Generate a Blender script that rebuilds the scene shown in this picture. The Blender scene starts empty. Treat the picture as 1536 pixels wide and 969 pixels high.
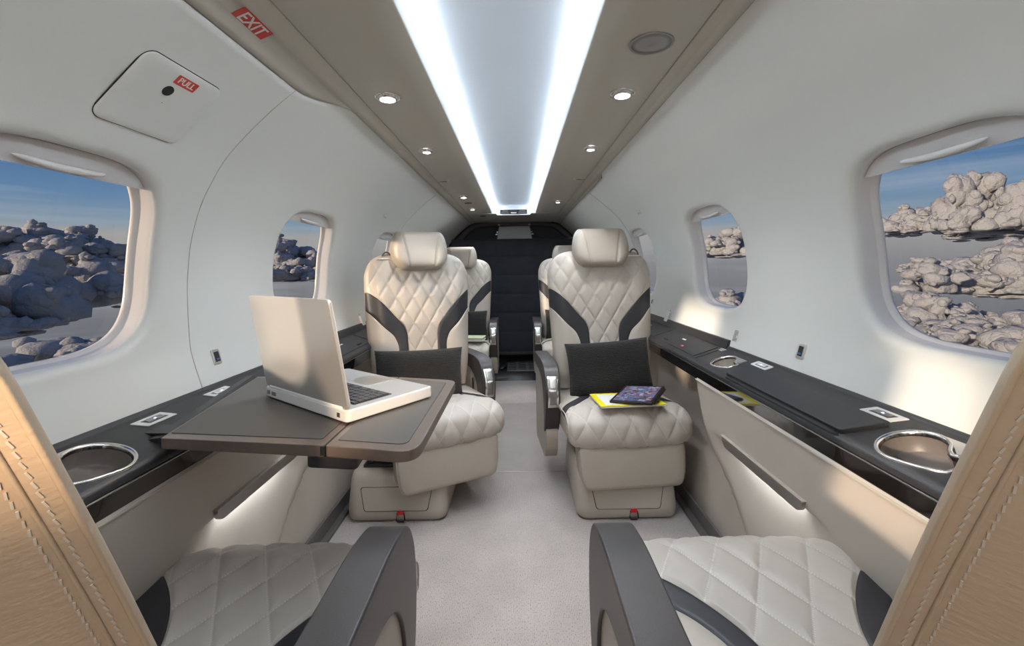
import bpy, bmesh, math, random
import numpy as np
from mathutils import Vector, Matrix, noise
PI = math.pi
C = bpy.context.scene.collection
sc = bpy.context.scene
R = math.radians

# ---------------------------------------------------------------- camera
cd = bpy.data.cameras.new('camera'); cam = bpy.data.objects.new('camera', cd); C.objects.link(cam)
cd.sensor_width = 36.0; cd.lens = 670 / 1536 * 36.0
cd.shift_x = -8 / 1536; cd.shift_y = -82.5 / 1536
cd.clip_start = 0.02; cd.clip_end = 30000
cam.matrix_world = Matrix.Translation((0.026, 0, 1.0)) @ Matrix.Rotation(R(90), 4, 'X') @ Matrix.Rotation(-0.016, 4, 'Z')
sc.camera = cam

# ---------------------------------------------------------------- world, sun, exposure
sc.view_settings.view_transform = 'Standard'; sc.view_settings.look = 'None'
sc.view_settings.exposure = 0.82; sc.view_settings.gamma = 1.0; sc.view_settings.use_curve_mapping = False
SUN_DIR = Vector((1.45, 1.0, -0.32)).normalized()
W = bpy.data.worlds.new('sky'); sc.world = W; W.use_nodes = True
nt = W.node_tree; nt.nodes.clear()
def N(nt, t, **k):
    n = nt.nodes.new(t)
    for a, b in k.items(): setattr(n, a, b)
    return n
def L(nt, a, b): nt.links.new(a, b)
wo = N(nt, 'ShaderNodeOutputWorld'); bg = N(nt, 'ShaderNodeBackground'); tc = N(nt, 'ShaderNodeTexCoord')
sx = N(nt, 'ShaderNodeSeparateXYZ'); rp = N(nt, 'ShaderNodeValToRGB')
mp = N(nt, 'ShaderNodeMapping'); mp.inputs['Scale'].default_value = (1.0, 1.0, 22.0)
nz = N(nt, 'ShaderNodeTexNoise'); nz.inputs['Scale'].default_value = 2.2; nz.inputs['Detail'].default_value = 6
cr = N(nt, 'ShaderNodeValToRGB'); mx = N(nt, 'ShaderNodeMixRGB')
L(nt, tc.outputs['Generated'], sx.inputs[0]); L(nt, tc.outputs['Generated'], mp.inputs[0]); L(nt, mp.outputs[0], nz.inputs['Vector'])
mr = N(nt, 'ShaderNodeMapRange'); mr.inputs['From Min'].default_value = -0.4; mr.inputs['From Max'].default_value = 0.6
L(nt, sx.outputs['Z'], mr.inputs['Value']); L(nt, mr.outputs[0], rp.inputs[0])
def ramp(r, stops):
    e = r.color_ramp.elements
    while len(e) < len(stops): e.new(0.5)
    for i, (p, c) in enumerate(stops): e[i].position = p; e[i].color = (*c, 1)
ramp(rp, [(0.0, (.085, .088, .105)), (0.30, (.10, .105, .12)), (0.40, (.155, .155, .165)), (0.468, (.24, .232, .228)), (0.486, (.155, .205, .255)), (0.53, (.085, .155, .255)), (0.60, (.042, .10, .215)), (1.0, (.025, .06, .16))])
ramp(cr, [(0.50, (0, 0, 0)), (0.78, (.45, .45, .45))])
L(nt, nz.outputs['Fac'], cr.inputs[0]); L(nt, cr.outputs[0], mx.inputs[0]); L(nt, rp.outputs[0], mx.inputs[1]); mx.inputs[2].default_value = (.27, .30, .34, 1)
L(nt, mx.outputs[0], bg.inputs['Color']); bg.inputs['Strength'].default_value = .88; L(nt, bg.outputs[0], wo.inputs[0])

def light(name, kind, loc, direction, energy, color, **k):
    l = bpy.data.lights.new(name, kind); l.energy = energy; l.color = color
    for a, b in k.items(): setattr(l, a, b)
    o = bpy.data.objects.new(name, l); C.objects.link(o); o.location = loc
    o.rotation_euler = Vector(direction).to_track_quat('-Z', 'Y').to_euler(); return o
light('sun', 'SUN', (0, 0, 30), SUN_DIR, 2.7, (1.0, .80, .60), angle=R(3.0))
# warm fill lamp added behind the camera, standing in for cockpit windscreen daylight
light('cockpit_fill', 'AREA', (0, -1.15, 1.15), (0, 1, -0.12), 3.8, (1.0, .86, .70), shape='RECTANGLE', size=1.1, size_y=0.5)

# unseen warm spot added to light the laptop lid, aimed past the nearest seat
light('laptop_fill_spot', 'SPOT', (.0, -1.0, 1.40), (-.385, 1.9, -.53), 110.0, (1.0, .74, .50), spot_size=R(15), spot_blend=.25, shadow_soft_size=.03)

# ---------------------------------------------------------------- materials
def mat(name, col, rough=.5, metal=0.0, bump=0.0, bscale=200, var=0.0, vscale=8, spec=.5, emit=None, estr=0, coat=0, coatr=.1, sheen=0, stretch=None, trans=0):
    m = bpy.data.materials.new(name); m.use_nodes = True; t = m.node_tree; b = t.nodes['Principled BSDF']
    b.inputs['Base Color'].default_value = (*col, 1); b.inputs['Roughness'].default_value = rough; b.inputs['Metallic'].default_value = metal
    b.inputs['Specular IOR Level'].default_value = spec; b.inputs['Coat Weight'].default_value = coat; b.inputs['Coat Roughness'].default_value = coatr
    b.inputs['Sheen Weight'].default_value = sheen; b.inputs['Transmission Weight'].default_value = trans
    if emit: b.inputs['Emission Color'].default_value = (*emit, 1); b.inputs['Emission Strength'].default_value = estr
    tcn = N(t, 'ShaderNodeTexCoord'); src = tcn.outputs['Object']
    if stretch:
        mpn = N(t, 'ShaderNodeMapping'); mpn.inputs['Scale'].default_value = stretch; L(t, src, mpn.inputs[0]); src = mpn.outputs[0]
    if var:
        n = N(t, 'ShaderNodeTexNoise'); n.inputs['Scale'].default_value = vscale; n.inputs['Detail'].default_value = 5
        r = N(t, 'ShaderNodeValToRGB'); lo = [max(0, c * (1 - var)) for c in col]; hi = [min(1, c * (1 + var)) for c in col]
        ramp(r, [(0.3, lo), (0.7, hi)]); L(t, src, n.inputs['Vector']); L(t, n.outputs['Fac'], r.inputs[0]); L(t, r.outputs[0], b.inputs['Base Color'])
    if bump:
        n2 = N(t, 'ShaderNodeTexNoise'); n2.inputs['Scale'].default_value = bscale; n2.inputs['Detail'].default_value = 3
        bp = N(t, 'ShaderNodeBump'); bp.inputs['Strength'].default_value = bump; bp.inputs['Distance'].default_value = .002
        L(t, src, n2.inputs['Vector']); L(t, n2.outputs['Fac'], bp.inputs['Height']); L(t, bp.outputs[0], b.inputs['Normal'])
    return m
M = {}
M['wall'] = mat('cream_wall_panel', (.725, .722, .685), .55, bump=.08, bscale=500)
M['taupe'] = mat('taupe_headliner', (.56, .525, .46), .6, bump=.1, bscale=700)
M['cove'] = mat('white_cove_panel', (.66, .71, .77), .6)
M['covewall'] = mat('pale_cove_wall', (.70, .73, .74), .6)
M['dark'] = mat('dark_gap', (.02, .02, .02), .9)
M['led'] = mat('cove_light', (1, 1, 1), .5, emit=(.82, .91, 1.0), estr=25)
M['lamp'] = mat('lamp_lens', (1, 1, 1), .3, emit=(.88, .94, 1.0), estr=14)
M['lampw'] = mat('low_lamp', (1, 1, 1), .3, emit=(.85, .93, 1.0), estr=32)
M['leather'] = mat('beige_leather', (.475, .425, .365), .42, bump=.12, bscale=450, var=.02, vscale=15)
M['taupel'] = mat('taupe_leather', (.405, .355, .295), .42, bump=.12, bscale=450, var=.02, vscale=15)
M['tan'] = mat('tan_leather', (.43, .325, .228), .5, bump=.35, bscale=120, var=.03, vscale=25, stretch=(.5, .5, 2))
M['band'] = mat('charcoal_leather', (.026, .026, .031), .45, bump=.1, bscale=500)
M['armtop'] = mat('brown_grey_leather', (.045, .039, .039), .38, bump=.08, bscale=500)
M['shell'] = mat('beige_plastic', (.43, .385, .325), .4, bump=.04, bscale=600)
M['side'] = mat('sidewall_leather', (.47, .41, .35), .5, bump=.12, bscale=300, var=.03)
M['ledge'] = mat('soft_black', (.026, .026, .028), .42, bump=.06, bscale=800)
M['gloss'] = mat('piano_black', (.006, .005, .005), .05, coat=1.0, coatr=.02)
M['chrome'] = mat('brushed_chrome', (.75, .74, .72), .22, metal=1)
M['silver'] = mat('satin_silver', (.78, .76, .72), .32, metal=1)
M['plate'] = mat('pale_control_plate', (.62, .62, .61), .35)
M['steel'] = mat('grey_metal', (.38, .37, .36), .35, metal=1)
M['rail'] = mat('grey_rail', (.20, .19, .185), .35, metal=.6)
def knit():
    m = mat('black_knit', (.012, .0105, .0105), .9, var=.35, vscale=120, stretch=(1, 1, 4), sheen=.12); t = m.node_tree; b = t.nodes['Principled BSDF']; tcn = N(t, 'ShaderNodeTexCoord')
    w = N(t, 'ShaderNodeTexWave'); w.bands_direction = 'Z'; w.inputs['Scale'].default_value = 50; w.inputs['Distortion'].default_value = 2.5; w.inputs['Detail'].default_value = 3; w.inputs['Detail Scale'].default_value = 3
    n = N(t, 'ShaderNodeTexNoise'); n.inputs['Scale'].default_value = 350; ad = N(t, 'ShaderNodeMath', operation='ADD'); L(t, w.outputs['Fac'], ad.inputs[0]); L(t, n.outputs['Fac'], ad.inputs[1])
    bp = N(t, 'ShaderNodeBump'); bp.inputs['Strength'].default_value = 1; bp.inputs['Distance'].default_value = .003; L(t, tcn.outputs['Object'], w.inputs[0]); L(t, tcn.outputs['Object'], n.inputs[0]); L(t, ad.outputs[0], bp.inputs['Height']); L(t, bp.outputs[0], b.inputs['Normal']); return m
M['knit'] = None
M['curtain'] = mat('black_quilted_fabric', (.045, .050, .066), .75, bump=.4, bscale=300, var=.12, vscale=12)
M['frameblk'] = mat('charcoal_padding', (.075, .070, .080), .6, bump=.2, bscale=300)
M['table'] = mat('bronze_table_edge', (.19, .145, .12), .32, metal=.35, var=.05, vscale=60)
M['inlay'] = mat('table_leather', (.092, .080, .070), .42, bump=.1, bscale=600)
M['alu'] = mat('laptop_aluminium', (.60, .585, .56), .34, metal=.55)
M['aluw'] = mat('laptop_white_edge', (.78, .77, .74), .35)
M['keys'] = mat('dark_keys', (.06, .06, .065), .45)
M['white'] = mat('white_plastic', (.80, .79, .78), .25)
M['frame'] = mat('window_frame_plastic', (.78, .73, .69), .25, coat=.4)
M['shade'] = mat('window_shade_plastic', (.62, .60, .60), .4)
M['red'] = mat('red_label', (.62, .055, .045), .5)
M['letter'] = mat('white_lettering', (.75, .74, .72), .5)
M['redstrap'] = mat('red_webbing', (.65, .01, .02), .6)
M['yellow'] = mat('yellow_cover', (.85, .72, .01), .45)
M['paper'] = mat('paper', (.78, .77, .73), .7)
M['green'] = mat('pale_green_cover', (.50, .55, .36), .5)
M['rubber'] = mat('black_plastic', (.015, .015, .016), .4)
M['grille'] = mat('grille_grey', (.12, .115, .11), .45, metal=.5)
M['ink'] = mat('grey_print', (.30, .27, .24), .7)
M['blue'] = mat('blue_contact', (.05, .18, .55), .4)
M['haze'] = mat('grey_vinyl_pane', (.46, .50, .55), .35)
def glass():
    m = bpy.data.materials.new('window_glass'); m.use_nodes = True; t = m.node_tree; t.nodes.clear()
    o = N(t, 'ShaderNodeOutputMaterial'); tr = N(t, 'ShaderNodeBsdfTransparent'); g = N(t, 'ShaderNodeBsdfGlossy'); ms = N(t, 'ShaderNodeMixShader')
    ms.inputs[0].default_value = .025; g.inputs['Roughness'].default_value = .01
    tr.inputs['Color'].default_value = (.97, .98, .98, 1)
    L(t, tr.outputs[0], ms.inputs[1]); L(t, g.outputs[0], ms.inputs[2]); L(t, ms.outputs[0], o.inputs[0]); return m
M['glass'] = glass(); M['knit'] = knit()
def carpet():
    m = mat('ribbed_carpet', (.42, .385, .36), .95, sheen=.3); t = m.node_tree; b = t.nodes['Principled BSDF']
    tcn = N(t, 'ShaderNodeTexCoord'); w = N(t, 'ShaderNodeTexWave'); w.bands_direction = 'X'; w.inputs['Scale'].default_value = 60; w.inputs['Distortion'].default_value = 1.2; w.inputs['Detail'].default_value = 2; w.inputs['Detail Scale'].default_value = 12
    n = N(t, 'ShaderNodeTexNoise'); n.inputs['Scale'].default_value = 420; n.inputs['Detail'].default_value = 2
    n2 = N(t, 'ShaderNodeTexNoise'); n2.inputs['Scale'].default_value = 6; n2.inputs['Detail'].default_value = 5
    mpn = N(t, 'ShaderNodeMapping'); mpn.inputs['Scale'].default_value = (1, .35, 1)
    L(t, tcn.outputs['Object'], w.inputs[0]); L(t, tcn.outputs['Object'], mpn.inputs[0]); L(t, mpn.outputs[0], n.inputs[0]); L(t, tcn.outputs['Object'], n2.inputs[0])
    r = N(t, 'ShaderNodeValToRGB'); ramp(r, [(.30, (.26, .215, .195)), (.46, (.56, .48, .44))]); L(t, n.outputs['Fac'], r.inputs[0])
    r2 = N(t, 'ShaderNodeValToRGB'); ramp(r2, [(.35, (.86, .86, .86)), (.65, (1, 1, 1))]); L(t, n2.outputs['Fac'], r2.inputs[0])
    mm = N(t, 'ShaderNodeMixRGB', blend_type='MULTIPLY'); mm.inputs[0].default_value = 1; L(t, r.outputs[0], mm.inputs[1]); L(t, r2.outputs[0], mm.inputs[2]); L(t, mm.outputs[0], b.inputs['Base Color'])
    ad = N(t, 'ShaderNodeMath', operation='ADD'); L(t, w.outputs['Fac'], ad.inputs[0]); L(t, n.outputs['Fac'], ad.inputs[1])
    bp = N(t, 'ShaderNodeBump'); bp.inputs['Strength'].default_value = .5; bp.inputs['Distance'].default_value = .002; L(t, ad.outputs[0], bp.inputs['Height']); L(t, bp.outputs[0], b.inputs['Normal'])
    return m
M['carpet'] = carpet()
def quilt():    # beige leather with dotted white stitches along the quilting lines (UV = the two diagonals)
    m = mat('quilted_leather', (.49, .44, .385), .42, bump=.12, bscale=450); t = m.node_tree; b = t.nodes['Principled BSDF']
    uv = N(t, 'ShaderNodeUVMap'); s = N(t, 'ShaderNodeSeparateXYZ'); L(t, uv.outputs[0], s.inputs[0])
    def mth(op, a, bb=None):
        n = N(t, 'ShaderNodeMath', operation=op)
        for i, v in enumerate((a, bb)):
            if v is None: continue
            if isinstance(v, (int, float)): n.inputs[i].default_value = v
            else: L(t, v, n.inputs[i])
        return n.outputs[0]
    def line(u, v):
        d = mth('ABSOLUTE', mth('SUBTRACT', mth('FRACT', mth('ADD', u, .5)), .5))
        on = mth('LESS_THAN', d, .022)
        dash = mth('LESS_THAN', mth('FRACT', mth('MULTIPLY', v, 17)), .55)
        return mth('MULTIPLY', on, dash)
    st = mth('MAXIMUM', line(s.outputs[0], s.outputs[1]), line(s.outputs[1], s.outputs[0]))
    mm = N(t, 'ShaderNodeMixRGB'); mm.inputs[1].default_value = (.49, .44, .385, 1); mm.inputs[2].default_value = (.60, .56, .51, 1)
    L(t, st, mm.inputs[0]); L(t, mm.outputs[0], b.inputs['Base Color']); return m
M['quilt'] = quilt()
def perforated():
    m = mat('perforated_grille', (.30, .29, .28), .4, metal=.8); t = m.node_tree; b = t.nodes['Principled BSDF']
    tcn = N(t, 'ShaderNodeTexCoord'); v = N(t, 'ShaderNodeTexVoronoi'); v.inputs['Scale'].default_value = 330; v.inputs['Randomness'].default_value = 0
    r = N(t, 'ShaderNodeValToRGB'); ramp(r, [(.30, (.02, .02, .02)), (.36, (.42, .41, .40))]); L(t, tcn.outputs['Object'], v.inputs[0]); L(t, v.outputs['Distance'], r.inputs[0]); L(t, r.outputs[0], b.inputs['Base Color']); return m
M['perf'] = perforated()
def screen():
    m = mat('tablet_screen', (.02, .02, .02), .12); t = m.node_tree; b = t.nodes['Principled BSDF']
    tcn = N(t, 'ShaderNodeTexCoord'); v = N(t, 'ShaderNodeTexVoronoi', distance='CHEBYCHEV'); v.inputs['Scale'].default_value = 75; v.inputs['Randomness'].default_value = .55
    r = N(t, 'ShaderNodeValToRGB'); r.color_ramp.interpolation = 'CONSTANT'
    ramp(r, [(0, (.20, .19, .38)), (.25, (.10, .17, .36)), (.36, (.10, .07, .08)), (.48, (.34, .10, .08)), (.54, (.30, .29, .52)), (.66, (.16, .12, .20)), (.84, (.07, .26, .24)), (.90, (.50, .48, .60))])
    s = N(t, 'ShaderNodeSeparateXYZ'); L(t, tcn.outputs['Object'], v.inputs[0]); L(t, v.outputs['Color'], s.inputs[0]); L(t, s.outputs[0], r.inputs[0])
    L(t, r.outputs[0], b.inputs['Emission Color']); b.inputs['Emission Strength'].default_value = .4; return m
M['screen'] = screen()

# ---------------------------------------------------------------- mesh helpers
def mesh(name, v, f, uvs=None):
    me = bpy.data.meshes.new(name); me.from_pydata([tuple(p) for p in v], [], [tuple(q) for q in f])
    if uvs is not None:
        ul = me.uv_layers.new(name='UVMap'); li = np.zeros(len(me.loops), dtype=np.int32); me.loops.foreach_get('vertex_index', li)
        ul.data.foreach_set('uv', np.asarray(uvs, dtype=np.float32)[li].ravel())
    me.update(); return me
def obj(name, v, f=None, m=None, parent=None, smooth=True, loc=None, uvs=None, bevel=0, seg=3, fix=True):
    me = v if isinstance(v, bpy.types.Mesh) else mesh(name, v, f, uvs)
    if fix and not isinstance(v, bpy.types.Mesh):
        b = bmesh.new(); b.from_mesh(me); bmesh.ops.recalc_face_normals(b, faces=b.faces); b.to_mesh(me); b.free()
    me.polygons.foreach_set('use_smooth', [smooth] * len(me.polygons))
    if m is not None and not me.materials: me.materials.append(m)
    o = bpy.data.objects.new(name, me); C.objects.link(o)
    if parent is not None: o.parent = parent
    if loc is not None: o.location = loc
    if bevel:
        bm = o.modifiers.new('bevel', 'BEVEL'); bm.width = bevel; bm.segments = seg; bm.limit_method = 'ANGLE'; bm.angle_limit = R(30); bm.harden_normals = True
    return o
def bmobj(name, bm, m, parent=None, smooth=True, **k):
    me = bpy.data.meshes.new(name); bm.to_mesh(me); bm.free()
    return obj(name, me, None, m, parent, smooth, **k)
def box(name, c, s, m, parent=None, bevel=.004, seg=3, rot=None, taper=1.0):
    bm = bmesh.new(); bmesh.ops.create_cube(bm, size=1)
    for v in bm.verts:
        k = taper if v.co.z > 0 else 1.0
        v.co = Vector((v.co.x * s[0] * k, v.co.y * s[1] * k, v.co.z * s[2]))
    if rot is not None: bm.transform(rot if isinstance(rot, Matrix) else Matrix.Rotation(rot, 4, 'Z'))
    bm.transform(Matrix.Translation(c))
    return bmobj(name, bm, m, parent, True, bevel=bevel, seg=seg)
def add_box(V, F, c, s, mtx=None):
    n = len(V)
    for sxx in (-.5, .5):
        for sy in (-.5, .5):
            for sz in (-.5, .5):
                p = Vector((c[0] + sxx * s[0], c[1] + sy * s[1], c[2] + sz * s[2])); V.append(tuple(mtx @ p) if mtx else tuple(p))
    for q in ((0, 1, 3, 2), (4, 6, 7, 5), (0, 4, 5, 1), (2, 3, 7, 6), (0, 2, 6, 4), (1, 5, 7, 3)): F.append(tuple(n + i for i in q))
def prism(name, pts, a, b, m, parent=None, axis='z', bevel=0, seg=3, smooth=True):
    """closed 2-D outline PTS extruded from a to b along AXIS"""
    def P(p, h): return {'z': (p[0], p[1], h), 'y': (p[0], h, p[1]), 'x': (h, p[0], p[1])}[axis]
    n = len(pts); V = [P(p, a) for p in pts] + [P(p, b) for p in pts]
    F = [tuple(range(n)), tuple(range(2 * n - 1, n - 1, -1))] + [(i, (i + 1) % n, n + (i + 1) % n, n + i) for i in range(n)]
    return obj(name, V, F, m, parent, smooth and bevel > 0, bevel=bevel, seg=seg)
def rrect(w, h, r, n=8, cx=0, cy=0, sup=None):
    """rounded rectangle, half sizes w,h"""
    out = []
    for k, (sx_, sy_) in enumerate(((1, 1), (-1, 1), (-1, -1), (1, -1))):
        for i in range(n + 1):
            a = PI / 2 * k + PI / 2 * i / n
            out.append((cx + sx_ * (w - r) + r * math.cos(a), cy + sy_ * (h - r) + r * math.sin(a)))
    return out
def rpoly(pts, r, n=5):
    """round the corners of polygon PTS (r scalar or list)"""
    out = []; m_ = len(pts)
    for i in range(m_):
        p0, p1, p2 = Vector(pts[i - 1]), Vector(pts[i]), Vector(pts[(i + 1) % m_]); rr = r[i] if isinstance(r, (list, tuple)) else r
        a = (p0 - p1).normalized(); b = (p2 - p1).normalized(); d = min(rr, (p0 - p1).length * .49, (p2 - p1).length * .49)
        if d < 1e-5: out.append(tuple(p1)); continue
        for k in range(n + 1):
            t = k / n; q = (p1 + a * d) * (1 - t) ** 2 + p1 * 2 * t * (1 - t) + (p1 + b * d) * t * t; out.append(tuple(q))
    return out
def tube(name, pts, r, m, parent=None, n=8, closed=False, flat=None):
    P = [Vector(p) for p in pts]; V = []; F = []; K = len(P); up = Vector((0, 0, 1))
    for i, p in enumerate(P):
        t = (P[(i + 1) % K] - P[i - 1]) if closed else (P[min(i + 1, K - 1)] - P[max(i - 1, 0)]); t.normalize()
        s = t.cross(up if abs(t.z) < .95 else Vector((1, 0, 0))).normalized(); u = s.cross(t)
        for k in range(n):
            a = 2 * PI * k / n; ru = (flat if flat else r); V.append(p + s * math.cos(a) * r + u * math.sin(a) * ru)
    for i in range(K if closed else K - 1):
        for k in range(n): F.append((i * n + k, i * n + (k + 1) % n, ((i + 1) % K) * n + (k + 1) % n, ((i + 1) % K) * n + k))
    if not closed: F.append(tuple(range(n))); F.append(tuple(range((K - 1) * n, K * n)))
    return obj(name, V, F, m, parent)
def lathe(name, prof, m, parent=None, n=24, mtx=None, smooth=True, cap=True):
    V = []; F = []; K = len(prof)
    for (r, z) in prof:
        for k in range(n):
            a = 2 * PI * k / n; p = Vector((r * math.cos(a), r * math.sin(a), z)); V.append(mtx @ p if mtx else p)
    for i in range(K - 1):
        for k in range(n): F.append((i * n + k, i * n + (k + 1) % n, (i + 1) * n + (k + 1) % n, (i + 1) * n + k))
    if cap: F.append(tuple(range(n))); F.append(tuple(range((K - 1) * n, K * n)))
    return obj(name, V, F, m, parent, smooth)
def grid(nu, nv, fn, closed_u=False):
    """fn(i/nu, j/nv) -> (pos) or (pos, uv)"""
    V = []; U = []; cols = nu if closed_u else nu + 1
    for j in range(nv + 1):
        for i in range(cols):
            q = fn(i / nu, j / nv)
            if isinstance(q, tuple) and len(q) == 2: V.append(q[0]); U.append(q[1])
            else: V.append(q)
    F = [(j * cols + i, j * cols + (i + 1) % cols, (j + 1) * cols + (i + 1) % cols, (j + 1) * cols + i) for j in range(nv) for i in range(nu)]
    return V, F, (U or None)
def text(name, s, size, m, mtx, parent=None, depth=.0004, bold=0, sx_=1.0):
    cu = bpy.data.curves.new('txt', 'FONT'); cu.body = s; cu.size = size; cu.align_x = 'CENTER'; cu.align_y = 'CENTER'; cu.extrude = depth; cu.offset = bold
    t = bpy.data.objects.new('txt', cu); C.objects.link(t); dg = bpy.context.evaluated_depsgraph_get(); dg.update()
    me = bpy.data.meshes.new_from_object(t.evaluated_get(dg)); bpy.data.objects.remove(t)
    me.transform(mtx @ Matrix.Diagonal((sx_, 1, 1, 1))); return obj(name, me, None, m, parent, smooth=False)
def empty(name, loc, rz=0):
    o = bpy.data.objects.new(name, None); C.objects.link(o); o.location = loc; o.rotation_euler = (0, 0, rz); o.empty_display_size = .05; return o
def tag(o, label, cat, group=None):
    o['label'] = label; o['category'] = cat
    if group: o['group'] = group
    return o
def struct(o): o['kind'] = 'structure'; return o
def copy_tree(o, parent=None):
    c = o.copy(); C.objects.link(c)
    if parent is not None: c.parent = parent
    for ch in [x for x in C.objects if x.parent == o]: copy_tree(ch, c)
    return c
def pchip(xs, ys):
    xs = np.array(xs, float); ys = np.array(ys, float)
    if xs[0] > xs[-1]: xs = xs[::-1]; ys = ys[::-1]
    h = np.diff(xs); d = np.diff(ys) / h; m_ = np.zeros(len(xs)); m_[0] = d[0]; m_[-1] = d[-1]
    for i in range(1, len(xs) - 1):
        if d[i - 1] * d[i] > 0:
            w1 = 2 * h[i] + h[i - 1]; w2 = h[i] + 2 * h[i - 1]; m_[i] = (w1 + w2) / (w1 / d[i - 1] + w2 / d[i])
    def f(x):
        x = min(max(x, xs[0]), xs[-1]); i = min(max(int(np.searchsorted(xs, x)) - 1, 0), len(h) - 1); t = (x - xs[i]) / h[i]
        return float((1 + 2 * t) * (1 - t) ** 2 * ys[i] + t * (1 - t) ** 2 * h[i] * m_[i] + t * t * (3 - 2 * t) * ys[i + 1] + t * t * (t - 1) * h[i] * m_[i + 1])
    return f
def smooth01(t): t = min(max(t, 0), 1); return t * t * (3 - 2 * t)

# ================================================================= SETTING
Y0, Y1 = -1.25, 5.04
XW = pchip([.60, .69, .768, .81, .95, 1.05, 1.165, 1.243, 1.287, 1.39, 1.468, 1.50, 1.512],
           [.772, .787, .81, .82, .825, .818, .79, .752, .725, .628, .535, .485, .433])   # half width of the cabin at height z
def wall_pt(s, y, z, off=0.0):
    """point on the side wall, off = outward offset along the section's normal"""
    x = XW(z); dx = (XW(z + .003) - XW(z - .003)) / .006; n = Vector((1, 0, -dx)).normalized()
    return Vector((s * (x + n.x * off), y, z + n.z * off))
def edge_z(s, y):   # where the cream wall meets the taupe headliner
    if s < 0: return 1.466 + (1.500 - 1.466) * smooth01((y - 1.15) / .27)
    return 1.5005 - .010 * smooth01((y - 2.38) / .12)
WY = [-.235 + 1.015 * k + (.035 if k < 2 else 0) for k in range(-1, 6)]; WZ = 1.027; DY = [.035, .035, .035, 0, 0, 0, 0]; CELL = lambda i: (((WY[i - 1] + WY[i]) / 2 if i else WY[0] - .5075), (WY[i] + WY[i + 1]) / 2); ZB, ZT = .66, 1.33
NA = 96
def win_outline(hw, hh, r):
    n = NA // 4; out = []
    # superellipse-like outline sampled by angle
    for i in range(NA):
        a = 2 * PI * i / NA; c, s = math.cos(a), math.sin(a); p = 3.4
        k = (abs(c / hw) ** p + abs(s / hh) ** p) ** (-1 / p); out.append((k * c, k * s))
    return out
def build_wall(side, s):
    V = []; F = []
    ow = win_outline(.25, .217, .17)
    for wi, wy in enumerate(WY):
        if wy > 4.4:
            base = len(V); y0, y1 = (WY[-2] + WY[-1]) / 2, Y1
            for j in range(13):
                for i in range(5): V.append(wall_pt(s, y0 + (y1 - y0) * i / 4, ZB + (ZT - ZB) * j / 12))
            F += [(base + j * 5 + i, base + j * 5 + i + 1, base + j * 5 + i + 6, base + j * 5 + i + 5) for j in range(12) for i in range(4)]
            continue
        b0 = len(V); rings = []; cb = CELL(wi); hR, hL = cb[1] - wy, wy - cb[0]
        # outer rectangle
        rect = []
        for (a, b) in ow:
            hu, hd = (ZT - WZ), (WZ - ZB); k = 1e9
            ang = math.atan2(b, a); c, q = math.cos(ang), math.sin(ang)
            if abs(c) > 1e-9: k = min(k, (hR if c > 0 else hL) / abs(c))
            if q > 1e-9: k = min(k, hu / q)
            if q < -1e-9: k = min(k, hd / -q)
            rect.append((k * c, k * q))
        for (cx, cz) in ((hR, ZT - WZ), (-hL, ZT - WZ), (-hL, ZB - WZ), (hR, ZB - WZ)):
            j = min(range(NA), key=lambda i: (rect[i][0] - cx) ** 2 + (rect[i][1] - cz) ** 2); rect[j] = (cx, cz)
        nr = 10
        for k in range(nr + 1):
            t = (k / nr) ** .8; ring = []
            for i in range(NA):
                a = rect[i][0] * (1 - t) + ow[i][0] * t; b = rect[i][1] * (1 - t) + ow[i][1] * t
                dip = .0
                ring.append(wall_pt(s, wy + a, WZ + b, dip))
            rings.append(ring)
        for k in range(1, 8):                      # rounded lip turning outward
            a = PI / 2 * k / 7; ins = .022 * math.sin(a); dep = .022 * (1 - math.cos(a))
            if k == 7: ins = .022; dep = .022
            ring = [wall_pt(s, wy + p[0] * (1 - ins / .25), WZ + p[1] * (1 - ins / .217), dep) for p in ow]; rings.append(ring)
        for ring in rings: V += ring
        for k in range(len(rings) - 1):
            for i in range(NA): F.append((b0 + k * NA + i, b0 + k * NA + (i + 1) % NA, b0 + (k + 1) * NA + (i + 1) % NA, b0 + (k + 1) * NA + i))
    # upper strip
    b0 = len(V); ny = 300; nz_ = 14
    for j in range(nz_ + 1):
        for i in range(ny + 1):
            y = WY[0] - .5075 + (Y1 - WY[0] + .5075) * i / ny; z = ZT + (edge_z(s, y) - ZT) * j / nz_; V.append(wall_pt(s, y, z))
    F += [(b0 + j * (ny + 1) + i, b0 + j * (ny + 1) + i + 1, b0 + (j + 1) * (ny + 1) + i + 1, b0 + (j + 1) * (ny + 1) + i) for j in range(nz_) for i in range(ny)]
    b0 = len(V)   # returned rim at the headliner edge
    for i in range(ny + 1):
        y = WY[0] - .5075 + (Y1 - WY[0] + .5075) * i / ny; z = edge_z(s, y)
        V.append(wall_pt(s, y, z)); V.append(wall_pt(s, y, z, .012))
    F += [(b0 + 2 * i, b0 + 2 * i + 2, b0 + 2 * i + 3, b0 + 2 * i + 1) for i in range(ny)]
    me = mesh('wall', V, F); bm = bmesh.new(); bm.from_mesh(me); bmesh.ops.remove_doubles(bm, verts=bm.verts, dist=.0008); bm.to_mesh(me); bm.free()
    o = obj('wall_' + side, me, None, M['wall']); return struct(o)
walls = {}
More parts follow.
